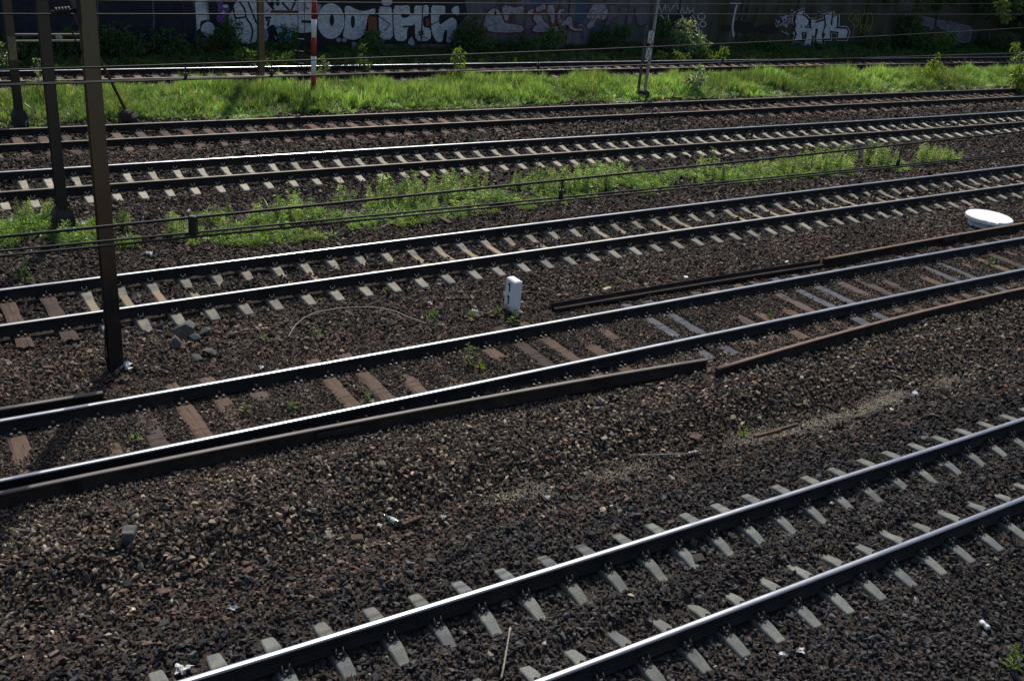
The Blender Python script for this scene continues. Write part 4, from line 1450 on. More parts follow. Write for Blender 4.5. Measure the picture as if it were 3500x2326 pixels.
# ---------------------------------------------------------------- overhead wires
def wire_pts(px, zs):
    zs = np.interp(np.arange(len(px)), np.linspace(0, len(px)-1, len(zs)), zs)
    return np.vstack([unproj([p], z) for p, z in zip(px, zs)])


def over(label, contact, zc, mess, droppers, r, rm, block=()):
    t = empty('overhead_line', (0, 0, 0)); tag(t, label, 'overhead line')
    allc = []
    for px in contact:
        Q = wire_pts(px, [zc])
        c = np.polyfit(Q[:, 0], Q[:, 1], 1)
        xs = np.array([Q[0, 0]-22, Q[0, 0], Q[-1, 0], Q[-1, 0]+28]); ys = np.polyval(c, xs)
        mb = MB(); mb.tube(np.c_[xs, ys, np.full(4, zc)], r, 8); o = mb.build('contact_wire', M['wire'], t)
        allc.append(c)
    c = allc[0]
    # messenger: same vertical plane, its height read from the picture
    pts = []
    for p in mess:
        v = ray([p])[0]; tt = c[1]/(v[1]-c[0]*v[0]); pts.append((v[0]*tt, v[1]*tt, CAMH+v[2]*tt))
    pts = np.array(pts); cz = np.polyfit(pts[:, 0], pts[:, 2], 2 if len(pts) > 3 else 1)
    cz2 = cz
    xs = np.linspace(pts[0, 0]-3, pts[-1, 0]+3, 40)
    z = np.polyval(cz2, xs); 
    X_ = np.r_[xs[0]-18, xs, xs[-1]+24]; Z_ = np.r_[z[0]+.5, z, z[-1]+.6]
    mb = MB(); mb.tube(np.c_[X_, np.polyval(c, X_), Z_], rm, 8); mb.build('messenger_wire', M['wire'], t)
    for p in droppers:
        v = ray([p])[0]; tt = c[1]/(v[1]-c[0]*v[0]); x = v[0]*tt
        zz = float(np.polyval(cz2, x))
        mb = MB()
        mb.tube([(x, np.polyval(c, x), zc-.012), (x, np.polyval(c, x), zz+.012)], .008, 6)
        if p in block:
            mb.box((x, np.polyval(c, x), (zc+zz)/2), (.055, .05, max(.05, zz-zc+.03)), bev=.006)
        else:
            mb.tube([(x, np.polyval(c, x), zc-.015), (x, np.polyval(c, x), zc+.07)], .020, 8)
        mb.build('dropper', M['iron'], t)
    return t


over('dark twin contact wires and messenger hanging low across the picture above the nearest track',
     [[(0, 862), (880, 771), (1740, 691), (2610, 609), (3500, 524)], [(0, 876), (880, 787), (1740, 702), (2610, 619), (3500, 528)]], 5.15,
     [(0, 812), (344, 774), (900, 719), (1340, 674), (1760, 630), (2447, 562), (3078, 496), (3500, 448)], [(659, 745), (1923, 615), (3085, 496)], .0085, .011, block=[(659, 745)])
over('wires in front of the grass strip, hung above the timber track',
     [[(298, 281), (900, 262), (1760, 232), (2620, 210)], [(298, 285), (900, 264.5), (1760, 233), (2620, 210.5)]], 5.12,
     [(0, 242), (900, 210), (1760, 177), (2620, 145.5), (3078, 121), (3480, 96)], [(633, 222), (928, 207), (1845, 173), (2480, 150)], .008, .009)
over('level wires crossing the graffiti near the top, above the stained concrete track',
     [[(0, 48.5), (1750, 49), (3500, 50)]], 5.15,
     [(330, 2), (900, 6.5), (1760, 12), (2620, 16), (3200, 14)], [(1696, 12), (2368, 15), (2805, 16)], .010, .008)

# ---------------------------------------------------------------- plants
def fast_mesh(name, V, F, mat, col=None):
    me = bpy.data.meshes.new(name)
    V = np.asarray(V, np.float32); F = np.asarray(F, np.int32)
    me.vertices.add(len(V)); me.vertices.foreach_set('co', V.ravel())
    me.loops.add(F.size); me.loops.foreach_set('vertex_index', F.ravel())
    me.polygons.add(len(F)); me.polygons.foreach_set('loop_start', np.arange(len(F), dtype=np.int32)*F.shape[1])
    if col is not None:
        a = me.attributes.new('col', 'FLOAT_COLOR', 'POINT')
        a.data.foreach_set('color', np.c_[np.asarray(col, np.float32), np.ones(len(V), np.float32)].ravel())
    me.update(calc_edges=True); me.validate()
    me.materials.append(mat)
    return me


def leaf_cards(cen, dirs, size, width=.42, rs=RNG, droop=.25):
    """one folded leaf per centre -> verts (4 each) and triangles"""
    N = len(cen)
    d = dirs/np.maximum(np.linalg.norm(dirs, axis=1), 1e-6)[:, None]
    r = rs.normal(size=(N, 3)); r[:, 2] *= .5
    s = np.cross(d, r); s /= np.maximum(np.linalg.norm(s, axis=1), 1e-6)[:, None]
    n = np.cross(s, d)
    sz = np.asarray(size)[:, None]
    b = cen
    tip = cen+d*sz; tip[:, 2] -= droop*sz[:, 0]
    mid = cen+d*sz*.45
    V = np.stack([b, mid+s*sz*width/2+n*sz*.08, tip, mid-s*sz*width/2+n*sz*.08], 1).reshape(-1, 3)
    i = np.arange(N)[:, None]*4
    F = np.concatenate([i+np.array([0, 1, 2]), i+np.array([0, 2, 3])], 0)
    return V, F


def tuft(seed, n=16, spread=.16, lean=.35, w=.020):
    rs = np.random.default_rng(seed)
    V = []; F = []
    for _ in range(n):
        a = rs.uniform(0, 6.283); r = spread*math.sqrt(rs.random())
        b = np.array([r*math.cos(a), r*math.sin(a), -.02])
        l = np.array([math.cos(a+rs.normal(0, .8)), math.sin(a+rs.normal(0, .8)), 0])*abs(rs.normal(0, lean))
        h = rs.uniform(.55, 1.0); wv = np.array([math.sin(a), -math.cos(a), 0])*w
        o = len(V)
        for t in (0, .35, .7):
            c = b+np.array([0, 0, h*t])+l*t*t
            V += [c-wv*(1-t*.55), c+wv*(1-t*.55)]
        V.append(b+np.array([0, 0, h*(1-.25*np.linalg.norm(l))])+l*1.15)
        F += [(o, o+1, o+3), (o, o+3, o+2), (o+2, o+3, o+5), (o+2, o+5, o+4), (o+4, o+5, o+6)]
    return loose('grass_tuft', fast_mesh('grass_tuft', V, F, M['leaf_i']))


def weed(seed, n=34, ll=.22):
    rs = np.random.default_rng(seed)
    V = []; F = []
    ns = rs.integers(2, 4)
    for q in range(ns):
        bx = rs.normal(0, .09, 2); tl = rs.normal(0, .10, 2); h = rs.uniform(.7, 1.0) if q else 1.0
        t = np.sort(rs.uniform(.08, 1.0, n//ns*2))
        cen = np.c_[bx[0]+tl[0]*t, bx[1]+tl[1]*t, h*t]
        an = np.arange(len(t))*2.4+rs.normal(0, .3, len(t))
        up = .25+.9*t**2
        d = np.c_[np.cos(an), np.sin(an), up]
        v, f = leaf_cards(cen, d, ll*(1-.45*t)*rs.uniform(.75, 1.2, len(t)), .26, rs, .3)
        F += (f+len(V)).tolist(); V += v.tolist()
        o = len(V)
        for zz in (0, .5, 1.0):
            for k in range(3):
                V.append((bx[0]+tl[0]*zz+.010*math.cos(k*2.1), bx[1]+tl[1]*zz+.010*math.sin(k*2.1), h*zz))
        for a in range(2):
            for k in range(3):
                k2 = (k+1) % 3
                F += [(o+a*3+k, o+a*3+k2, o+a*3+3+k2), (o+a*3+k, o+a*3+3+k2, o+a*3+3+k)]
    return loose('weed_stem', fast_mesh('weed_stem', V, F, M['leaf_i']))


def clump(seed, n=70, ls=.20):
    rs = np.random.default_rng(seed)
    p = rs.normal(size=(n, 3)); p /= np.linalg.norm(p, axis=1)[:, None]
    p *= (rs.uniform(.25, 1, (n, 1)))**.6*np.array([.5, .5, .55])
    p[:, 2] = np.abs(p[:, 2])+rs.uniform(0, .3, n)
    d = p*np.array([1, 1, .5])+rs.normal(0, .35, (n, 3))
    v, f = leaf_cards(p, d, ls*rs.uniform(.6, 1.3, n), .5, rs, .25)
    return loose('leaf_clump', fast_mesh('leaf_clump', v, f, M['leaf_i']))


TUFTS = [tuft(i) for i in range(5)]
LOW = [tuft(30+i, 22, .30, .6, .022) for i in range(4)]
WEEDS = [weed(50+i) for i in range(6)]
CLUMPS = [clump(80+i) for i in range(6)]
HERB = [clump(90+i, 40, .30) for i in range(3)]


def cols(N, pal, w, jit=.16):
    pal = np.array(pal); w = np.array(w, float); w /= w.sum()
    c = pal[RNG.choice(len(pal), N, p=w)]
    return np.clip(c*np.exp(RNG.normal(0, jit, (N, 1)))*RNG.uniform(.93, 1.07, (N, 3)), .004, .8)


def zrot(N, tilt=.1):
    return np.c_[RNG.normal(0, tilt, N), RNG.normal(0, tilt, N), RNG.uniform(0, 6.283, N)]


def field(n, y0, y1):
    y = np.sqrt(RNG.uniform(y0*y0, y1*y1, n)); x = RNG.uniform(-.62, .62, n)*y+RNG.uniform(-2, 2, n)
    ok = inframe(np.c_[x, y, np.zeros(n)], 250, 160, 200)
    return x[ok], y[ok]


# tall grass strip between the two far tracks
x, y = field(420000, 22, 70)
l1, l2 = lat(1, x, y), lat(2, x, y)
wob = vnoise(x, y, 1.4, 31)-.5
ok = (l2 > 1.70+.55*wob+.35*(vnoise(x, y, .35, 32)-.5)) & (l1 < np.where(x > 11, -2.5, -1.95)+.7*wob)
x, y, l1, l2 = x[ok], y[ok], l1[ok], l2[ok]
dens = np.clip(.45+1.1*(vnoise(x, y, .9, 33)-.34), .04, 1)
ok = RNG.random(len(x)) < dens
x, y, l1, l2 = x[ok], y[ok], l1[ok], l2[ok]
N = len(x); print('grass', N)
edge = np.clip(np.minimum(l2-1.55, -1.7-l1)/.8, .25, 1)
hgt = RNG.uniform(.20, .62, N)*edge*(.40+1.15*vnoise(x, y, .8, 35))
big = vnoise(x, y, 1.8, 36)[:, None]
c = cols(N, [(.22, .365, .115), (.16, .29, .095), (.30, .43, .175), (.085, .17, .06), (.36, .37, .23)], [4, 3, 2.6, 2.0, 1.0])*(.45+1.0*big)
tag(scatter('grass', TUFTS, np.c_[x, y, H(x, y)], zrot(N, .15), np.c_[RNG.uniform(.35, .6, (N, 1)).repeat(2, 1), hgt], c), 'bright green long grass growing between the two far tracks', 'grass')
# broad leaved herbs in it
q = RNG.choice(N, min(N, 900), replace=False)
tag(scatter('meadow_herbs', HERB, np.c_[x[q], y[q], H(x[q], y[q])], zrot(len(q)), RNG.uniform(.20, .42, len(q))*edge[q], cols(len(q), [(.085, .16, .06), (.12, .20, .075), (.06, .12, .035)], [3, 2, 2])), 'low leafy herbs among the long grass', 'herbs')


def inpoly(px, py, poly):
    ins = np.zeros(len(px), bool); j = len(poly)-1
    for i in range(len(poly)):
        xi, yi = poly[i]; xj, yj = poly[j]
        ins ^= ((yi > py) != (yj > py)) & (px < (xj-xi)*(py-yi)/(yj-yi+1e-12)+xi)
        j = i
    return ins


def region(polypx, n):
    G = gp(polypx)[:, :2]
    x = RNG.uniform(G[:, 0].min(), G[:, 0].max(), n); y = RNG.uniform(G[:, 1].min(), G[:, 1].max(), n)
    k = inpoly(x, y, G)
    return x[k], y[k]


# weed strip
upper = [(720, 752), (800, 728), (1000, 702), (1250, 672), (1500, 648), (1800, 622), (2100, 604), (2500, 582), (2760, 562), (3050, 542), (3230, 538), (3310, 552), (3000, 585), (2600, 615), (2200, 648), (1900, 680), (1600, 712), (1300, 745), (1000, 775), (760, 800)]
lower = [(640, 800), (670, 745), (900, 712), (1400, 665), (2000, 612), (2700, 562), (3200, 535), (3340, 545), (3200, 578), (2800, 610), (2300, 655), (2000, 690), (1750, 725), (1500, 755), (1250, 790), (1000, 835), (800, 850), (660, 850)]
lefty = [(-60, 800), (60, 745), (250, 760), (440, 770), (560, 780), (640, 800), (600, 850), (420, 850), (250, 850), (60, 840), (-60, 850)]
x, y = region(upper, 9500)
ok = RNG.random(len(x)) < np.clip(2.3*(vnoise(x, y, .75, 41)-.20), 0, 1)
x, y = x[ok], y[ok]
x2_, y2_ = region(lefty, 1500)
ok = RNG.random(len(x2_)) < np.clip(1.8*(vnoise(x2_, y2_, .6, 42)-.45), 0, .7)
x = np.r_[x, x2_[ok]]; y = np.r_[y, y2_[ok]]
N = len(x); print('weeds', N)
hs = RNG.uniform(.20, .62, N)*(.6+.8*vnoise(x, y, 1.1, 48))
c = cols(N, [(.24, .36, .15), (.34, .46, .22), (.14, .23, .09), (.42, .50, .27)], [4, 3, 2.4, 1.2])
tag(scatter('weeds', WEEDS, np.c_[x, y, H(x, y)-.01], zrot(N, .12), np.c_[(hs*1.15)[:, None].repeat(2, 1), hs], c), 'leafy upright weeds growing between the two concrete tracks', 'weeds')
x, y = region(lower, 16000)
ok = RNG.random(len(x)) < np.clip(2.4*(vnoise(x, y, .7, 43)-.30), 0, 1)
x, y = x[ok], y[ok]
x2_, y2_ = region(lefty, 3200)
ok = RNG.random(len(x2_)) < np.clip(2.0*(vnoise(x2_, y2_, .5, 45)-.50), 0, .8)
x = np.r_[x, x2_[ok]]; y = np.r_[y, y2_[ok]]
N = len(x)
pxp = proj(np.c_[x, y, np.zeros(N)])[:, 0]
olive = np.clip(1-np.abs(pxp-850)/350, 0, 1)[:, None]
c = cols(N, [(.15, .25, .08), (.20, .30, .095), (.11, .18, .06), (.25, .26, .11)], [3, 3, 2, 1.2])*(1-olive)+cols(N, [(.15, .155, .05), (.10, .125, .04)], [2, 2])*olive
hs = RNG.uniform(.06, .19, N)
tag(scatter('low_grass', LOW, np.c_[x, y, H(x, y)], zrot(N, .2), np.c_[RNG.uniform(.22, .42, (N, 1)).repeat(2, 1), hs], c), 'short olive green grass under the weeds', 'grass')
q = RNG.choice(N, min(N, 1500), replace=False)
tag(scatter('ground_cover', HERB, np.c_[x[q], y[q], H(x[q], y[q])], zrot(len(q)), RNG.uniform(.10, .24, len(q)), cols(len(q), [(.18, .32, .10), (.24, .38, .13), (.11, .21, .07)], [3, 2, 2])), 'small leafy ground cover between the two concrete tracks', 'ground cover')

# undergrowth along the wall
x, y = field(200000, 26, 75)
l1 = lat(1, x, y)
ok = (l1 > 1.35+.5*(vnoise(x, y, 1.2, 51)-.5)) & (l1 < 4.05)
x, y, l1 = x[ok], y[ok], l1[ok]
sel = RNG.random(len(x)) < .32
xg, yg, lg = x[~sel], y[~sel], l1[~sel]
x, y, l1 = x[sel], y[sel], l1[sel]
N = len(x); print('undergrowth', N, len(xg))
mound = vnoise(x, y, 2.2, 52)
sc = RNG.uniform(.24, .44, N)*np.clip(.6+(l1-1.3)*.16, .5, 1.0)*(.5+.75*mound)
zo = np.clip((l1-1.6)*.10, 0, .25)*mound*RNG.random(N)
c = cols(N, [(.055, .125, .030), (.075, .16, .036), (.035, .085, .024), (.11, .20, .045)], [4, 3, 3, .8])
tag(scatter('undergrowth', CLUMPS, np.c_[x, y, H(x, y)+zo-.05], zrot(N, .3), sc, c), 'dark green undergrowth at the foot of the graffiti wall', 'undergrowth')
ok = (lg < 2.6) & (RNG.random(len(lg)) < .30)
xg, yg, lg = xg[ok], yg[ok], lg[ok]; N = len(xg)
tag(scatter('verge_grass', TUFTS, np.c_[xg, yg, H(xg, yg)], zrot(N, .2), np.c_[RNG.uniform(.3, .6, (N, 1)).repeat(2, 1), RNG.uniform(.15, .42, N)], cols(N, [(.06, .125, .025), (.085, .16, .03), (.04, .085, .02)], [3, 2, 2])), 'grass along the far edge of the last track', 'grass')


# ---------------------------------------------------------------- shrubs, saplings, trees
def crown_mesh(name, seed, blobs, n, ls, pal, w, light=1.0):
    rs = np.random.default_rng(seed)
    C_ = []; D_ = []
    tot = sum(b[3]**2 for b in blobs)
    for (bx, by, bz, br) in blobs:
        k = int(n*br*br/tot)
        p = rs.normal(size=(k, 3)); p /= np.linalg.norm(p, axis=1)[:, None]
        rr = rs.uniform(.15, 1, (k, 1))**.45
        # leaf sprays: pull leaves to a few twig ends so that gaps stay
        tw = rs.normal(size=(max(6, k//28), 3)); tw /= np.linalg.norm(tw, axis=1)[:, None]
        tw *= rs.uniform(.55, 1.05, (len(tw), 1))
        near = tw[rs.integers(0, len(tw), k)]
        q = np.where(rs.random((k, 1)) < .72, near+rs.normal(0, .17, (k, 3)), p*rr)
        C_.append(np.array([bx, by, bz])+q*br*np.array([1, 1, .9])); D_.append(q+rs.normal(0, .5, (k, 3))+np.array([0, 0, -.15]))
    c = np.concatenate(C_); d = np.concatenate(D_)
    v, f = leaf_cards(c, d, ls*rs.uniform(.6, 1.35, len(c)), .5, rs, .3)
    cc = cols(len(c), pal, w, .18)*light
    return fast_mesh(name, v, f, M['leaf_g'], np.repeat(cc, 4, 0))


GREENS = {'dark': ([(.045, .105, .026), (.065, .135, .032), (.032, .075, .022)], [3, 2, 2]),
          'mid': ([(.09, .18, .042), (.12, .22, .05), (.06, .125, .03)], [3, 2, 1]),
          'pale': ([(.16, .23, .12), (.22, .29, .17), (.11, .17, .08)], [3, 2, 2]),
          'yellow': ([(.17, .26, .045), (.22, .30, .06), (.11, .19, .035)], [3, 2, 2]),
          'silver': ([(.20, .29, .18), (.30, .38, .27), (.12, .19, .09)], [3, 2, 1])}


def shrub(kind, base, blobs, n, ls, green, label, cat, seed, stems=4, group=None, stem_r=.018):
    t = empty(kind, base); tag(t, label, cat, group)
    pal, w = GREENS[green]
    me = crown_mesh('foliage', seed, blobs, n, ls, pal, w)
    o = link('foliage', me, t)
    rs = random.Random(seed)
    mb = MB()
    for i in range(stems):
        b = blobs[i % len(blobs)]
        mb.tube([(rs.uniform(-.06, .06), rs.uniform(-.06, .06), -.05), (b[0]*.4+rs.uniform(-.05, .05), b[1]*.4, b[2]*.55), (b[0]+rs.uniform(-.1, .1)*b[3], b[1], b[2]+b[3]*.5)], [stem_r, stem_r*.8, stem_r*.35], 6)
    mb.build('stem', M['bark'], t)
    return t


def wallpos(px_x, l):
    """point l metres beyond the last track's centre under image column px_x"""
    best = None
    for s in np.linspace(0, CUR[1][2][-1], 1500):
        x, y, _ = at(1, s, l)
        p = proj([[x, y, 0.0]])[0]
        if np.isfinite(p[0]) and (best is None or abs(p[0]-px_x) < best[0]):
            best = (abs(p[0]-px_x), float(x), float(y))
    return (best[1], best[2], float(H(np.array([best[1]]), np.array([best[2]]))[0]))


SH = [
 (60, 2.8, [(0, 0, .55, .6), (.5, .2, .4, .5), (-.5, .3, .5, .5)], 1300, .12, 'dark', 'dark bush at the far left by the wall foot, left of the side arm'),
 (250, 2.9, [(0, 0, .7, .65), (.6, .1, .5, .55), (-.6, .1, .45, .5)], 1500, .12, 'dark', 'dark bush behind the side arm of the left mast'),
 (400, 2.8, [(0, 0, .85, .75), (.6, .1, .6, .6), (-.5, .1, .6, .6)], 1900, .12, 'dark', 'tall dark bush right behind the big brown mast'),
 (560, 2.9, [(0, 0, .6, .6), (.6, 0, .5, .5)], 1200, .12, 'dark', 'dark bush before the blue black wall, left of the exclamation mark'),
 (700, 3.0, [(0, 0, .5, .5), (.4, 0, .35, .4)], 900, .11, 'dark', 'dark bush below the dot of the exclamation mark'),
 (775, 3.0, [(0, 0, .9, .55), (.15, 0, 1.45, .4), (-.3, 0, .5, .5)], 1400, .11, 'dark', 'upright dark bush covering the lower half of the first silver letter'),
 (985, 2.9, [(0, 0, .55, .5), (.1, 0, 1.0, .4)], 900, .11, 'dark', 'dark bush right of the navy door behind the ladder'),
 (1265, 3.1, [(0, 0, .5, .45), (.05, 0, 1.0, .35)], 800, .12, 'mid', 'green bush between the two O shaped letters and the block letters'),
 (1590, 2.9, [(0, 0, .9, .7), (.35, 0, 1.5, .55), (-.3, 0, .6, .6), (.9, 0, .7, .6)], 2400, .13, 'dark', 'big dark bush at the right end of the silver block letters'),
 (1760, 2.8, [(0, 0, .5, .55), (.6, 0, .5, .5)], 1100, .13, 'dark', 'dark bush below the red outlined letters, left half'),
 (1890, 2.8, [(0, 0, .75, .55), (.1, 0, 1.3, .4), (-.5, 0, .5, .5)], 1300, .14, 'mid', 'green bush with large leaves reaching into the red outlined letters'),
 (2090, 2.8, [(0, 0, .8, .7), (.5, 0, 1.1, .5), (-.7, 0, .6, .55)], 1900, .13, 'dark', 'dark bush left of the lattice mast'),
 (2250, 2.4, [(0, 0, .8, .7), (0, .1, 1.6, .5)], 1400, .13, 'dark', 'dark bush close behind the right leg of the lattice mast'),
 (2600, 2.8, [(0, 0, .4, .5), (.7, 0, .35, .5), (-.7, 0, .35, .5)], 1200, .13, 'dark', 'low dark bush below the black stains on the mossy wall'),
 (2960, 2.8, [(0, 0, .5, .6), (.8, 0, .6, .6)], 1500, .14, 'dark', 'dark bush right of the letters RNK'),
 (3090, 2.9, [(0, 0, 1.3, .8), (.1, 0, 2.3, .6), (-.5, 0, .6, .7), (1.0, 0, .9, .8)], 3000, .15, 'dark', 'high dark bush left of the faded violet block letters'),
 (3200, 2.4, [(0, 0, .7, .6), (.7, 0, 1.0, .45), (-.4, 0, .5, .5)], 1600, .15, 'mid', 'green bush in front of the faded violet block letters'),
 (3390, 2.6, [(0, 0, .5, .7), (.9, 0, .6, .7)], 1600, .15, 'dark', 'dark bush below the right end of the wall'),
]
for i, (px, l, bl, n, ls, g, lab) in enumerate(SH):
    shrub('bush', wallpos(px, l+.5), [(a*.9, b*.6, c*.78, d*.80) for a, b, c, d in bl], int(n*.75), ls, g, lab, 'bush', 200+i, 5, 'bushes along the wall')
# the sunlit shrub and the plants along the track
shrub('shrub', wallpos(2335, 2.35), [(0, 0, 1.1, .5), (-.4, 0, .85, .45), (.5, 0, .8, .47), (-.25, 0, 1.5, .22), (0, 0, .45, .5), (.75, 0, .45, .4)], 1900, .14, 'silver', 'sunlit shrub with pale leaves right of the lattice mast', 'shrub', 301, 6)
shrub('herb', wallpos(2425, 1.5), [(-.5, 0, .35, .32), (0, 0, .25, .35), (.5, 0, .45, .3), (-.75, 0, .75, .2)], 800, .09, 'yellow', 'sunlit yellow green herbs right of the pale shrub at the track edge', 'herb', 302, 5)
shrub('herb', wallpos(2300, 1.5), [(-.5, 0, .2, .28), (.2, 0, .25, .3), (.7, 0, .2, .25)], 600, .09, 'yellow', 'low yellow green herbs in front of the pale shrub', 'herb', 303, 4)
shrub('herb', wallpos(860, 1.6), [(-.3, 0, .45, .28), (.1, 0, .3, .33), (.5, 0, .2, .25)], 700, .09, 'mid', 'sunlit green herbs beside the ochre mast in front of the wall', 'herb', 304, 4)
shrub('herb', wallpos(965, 1.6), [(-.4, 0, .35, .26), (.2, 0, .25, .3)], 500, .09, 'mid', 'green herbs in front of the navy door', 'herb', 305, 4)


def free(kind, px, blobs, n, ls, g, lab, cat, seed, stems=3, group=None):
    return shrub(kind, tuple(gp([px])[0]), blobs, n, ls, g, lab, cat, seed, stems, group, .012)


free('sapling', (1562, 292), [(0, 0, 1.20, .20), (-.12, 0, 1.0, .18), (.08, 0, .80, .20), (-.06, 0, .42, .18), (.05, 0, .30, .20)], 300, .13, 'yellow', 'slender sapling with bright leaves in front of the shaded track', 'sapling', 311)
free('sapling', (2362, 322), [(0, 0, .42, .28), (.12, 0, .60, .22), (-.2, 0, .38, .22), (.2, 0, 1.02, .16)], 330, .17, 'silver', 'young plant with large pale leaves right of the lattice mast', 'sapling', 312)
free('shrub', (2128, 300), [(0, 0, .24, .24), (.05, 0, .34, .2)], 420, .07, 'pale', 'small round shrub in the grass left of the lattice mast', 'shrub', 313)
free('shrub', (3172, 284), [(0, 0, .42, .48), (-.45, 0, .30, .38), (.50, 0, .32, .42), (.05, 0, .95, .22), (.10, 0, 1.30, .13)], 1500, .11, 'yellow', 'bright yellow green shrub at the right end of the grass strip', 'shrub', 314, 5)
free('sapling', (135, 352), [(.10, 0, .95, .14), (.14, 0, .65, .14), (-.16, 0, .55, .16), (-.02, 0, .34, .18), (.06, 0, 1.22, .10), (.2, 0, .2, .2)], 340, .075, 'pale', 'two stemmed sapling with small pale leaves between the left masts', 'sapling', 315, 4)
free('sapling', (3480, 318), [(0, 0, 1.0, .45), (.25, 0, 1.6, .4), (-.3, 0, .6, .4), (-.55, 0, 1.7, .28), (-.75, 0, 2.15, .2), (.3, 0, .5, .5)], 1300, .14, 'yellow', 'tall sunlit sapling at the right edge of the grass strip', 'sapling', 316, 6)
free('shrub', (20, 243), [(0, 0, .45, .4), (-.3, 0, .3, .4)], 700, .10, 'pale', 'pale shrub at the left edge beside the shaded track', 'shrub', 317)
free('shrub', (2420, 330), [(0, 0, .14, .25), (.5, 0, .12, .25), (-.6, 0, .14, .25), (1.0, 0, .10, .2)], 800, .06, 'silver', 'dusty grey green creeping plants right of the lattice mast', 'shrub', 318)
free('shrub', (1240, 245), [(0, 0, .5, .2), (.03, 0, .9, .15), (0, 0, .25, .25)], 420, .07, 'mid', 'feathery upright weed beside the shaded track, right of the striped pole', 'weed', 319)
free('shrub', (1105, 275), [(0, 0, .5, .2), (.05, 0, .25, .25), (-.05, 0, .75, .12)], 300, .09, 'pale', 'leafy weed just right of the striped pole', 'weed', 320)

# single weeds standing in the stones
LONE = [((88, 965), .42, 'mid', 'single leafy weed left of the big brown mast'), ((1760, 1108), .26, 'pale', 'thin flowering weed in front of the white number post'),
        ((1700, 1075), .20, 'mid', 'small weed at the left foot of the white number post'), ((1600, 1245), .38, 'pale', 'nodding grassy weed between the timber track rails'),
        ((1640, 1262), .16, 'yellow', 'low bright weed beside the nodding one on the timber track'), ((1256, 1375), .20, 'pale', 'leafy tuft beside the rust stained timber sleeper'),
        ((840, 1408), .14, 'pale', 'small green tuft between the rails, left half of the timber track'), ((1000, 1400), .12, 'pale', 'low tuft left of the bitten timber piece'),
        ((465, 1508), .16, 'pale', 'pale rosette of leaves at the left of the timber track'), ((2630, 1090), .12, 'mid', 'little weed between two brown sleepers, middle of the timber track'),
        ((3380, 912), .24, 'mid', 'leafy weed at the right end of the timber track'), ((2540, 1492), .20, 'yellow', 'grass tuft at the left end of the pale chippings'),
        ((1475, 1100), .26, 'mid', 'small weed at the end of the bent wire'), ((1610, 1085), .16, 'yellow', 'grass tuft behind the white cup'),
        ((1085, 1150), .14, 'pale', 'small seedling under the bent wire'), ((85, 815), .70, 'mid', 'tall leafy weed left of the middle mast'),
        ((420, 790), .60, 'mid', 'tall leafy weed right of the big brown mast'), ((3450, 2290), .35, 'yellow', 'yellow flowering weed in the bottom right corner'),
        ((1320, 1000), .10, 'mid', 'tiny weed near the white crumpled paper'), ((905, 1165), .10, 'yellow', 'tiny grass tuft above the timber track')]
for i, (px, h, g, lab) in enumerate(LONE):
    B = gp([px])[0]
    t = empty('weed_plant', B); tag(t, lab, 'weed', 'single weeds in the stones')
    rs = np.random.default_rng(400+i); n = 46
    pal, w = GREENS[g]
    tt = rs.uniform(.05, 1, n); an = np.arange(n)*2.4
    wd = .25*h if h > .3 else .5*h
    cen = np.c_[rs.normal(0, wd*.4, n), rs.normal(0, wd*.4, n), tt*h]
    d = np.c_[np.cos(an), np.sin(an), .3+tt]
    v, f = leaf_cards(cen, d, (.13+.10*h)*(1-.45*tt)*rs.uniform(.6, 1.1, n)*(.8 if h > .2 else .65), .30, rs, .3)
    link('foliage', fast_mesh('foliage', v, f, M['leaf_g'], np.repeat(cols(n, pal, w), 4, 0)), t)
    mb = MB()
    for k in range(3):
        a = k*2.1
        mb.tube([(0, 0, -.02), (.3*wd*math.cos(a), .3*wd*math.sin(a), h*.6), (.5*wd*math.cos(a), .5*wd*math.sin(a), h*(.95 if k == 0 else .8))], [.006, .005, .003], 5)
    mb.build('stem', M['stem'], t)

# trees standing behind the wall; their shade falls on the last track
CR = [crown_mesh('crown', 500+i, [(0, 0, 0, 1.7), (1.3, .3, -.6, 1.3), (-1.2, .2, -.4, 1.35), (.3, -.6, 1.2, 1.2), (.2, .9, .2, 1.2), (-.5, -.7, -.9, 1.0)], 9000, .17, *GREENS['dark']) for i in range(2)]
mb = MB()
mb.tube([(0, 0, -.3), (.05, .02, 2.0), (.12, 0, 4.2), (.05, .05, 5.6)], [.20, .16, .12, .06], 10)
for a, zz, l in ((.4, 3.4, 1.5), (2.3, 3.8, 1.5), (4.0, 4.2, 1.3), (5.4, 4.6, 1.2)):
    mb.tube([(.1, 0, zz), (math.cos(a)*l*.5, math.sin(a)*l*.5, zz+.8), (math.cos(a)*l, math.sin(a)*l, zz+1.9)], [.07, .05, .02], 7)
TRUNK = mb.mesh('trunk', M['bark'])
TREES = [(-19.5, 8.0, 1.0, 'tree behind the far left of the wall'), (-4.6, 7.8, 1.0, 'tree behind the wall above the silver block letters'),
         (-1.8, 8.4, 1.0, 'tree behind the wall above the red outlined letters'), (1.2, 7.6, .9, 'tree behind the wall left of the lattice mast'),
         (10.6, 8.2, .8, 'tree behind the wall above the mossy stretch'), (14.8, 7.6, .95, 'tree behind the wall above the letters RNK'),
         (18.5, 7.2, 1.05, 'tree behind the wall above the yellow tag'), (23.0, 6.4, 1.1, 'tree behind the wall above the faded violet letters'), (29.5, 6.6, 1.15, 'tree behind the right end of the wall')]
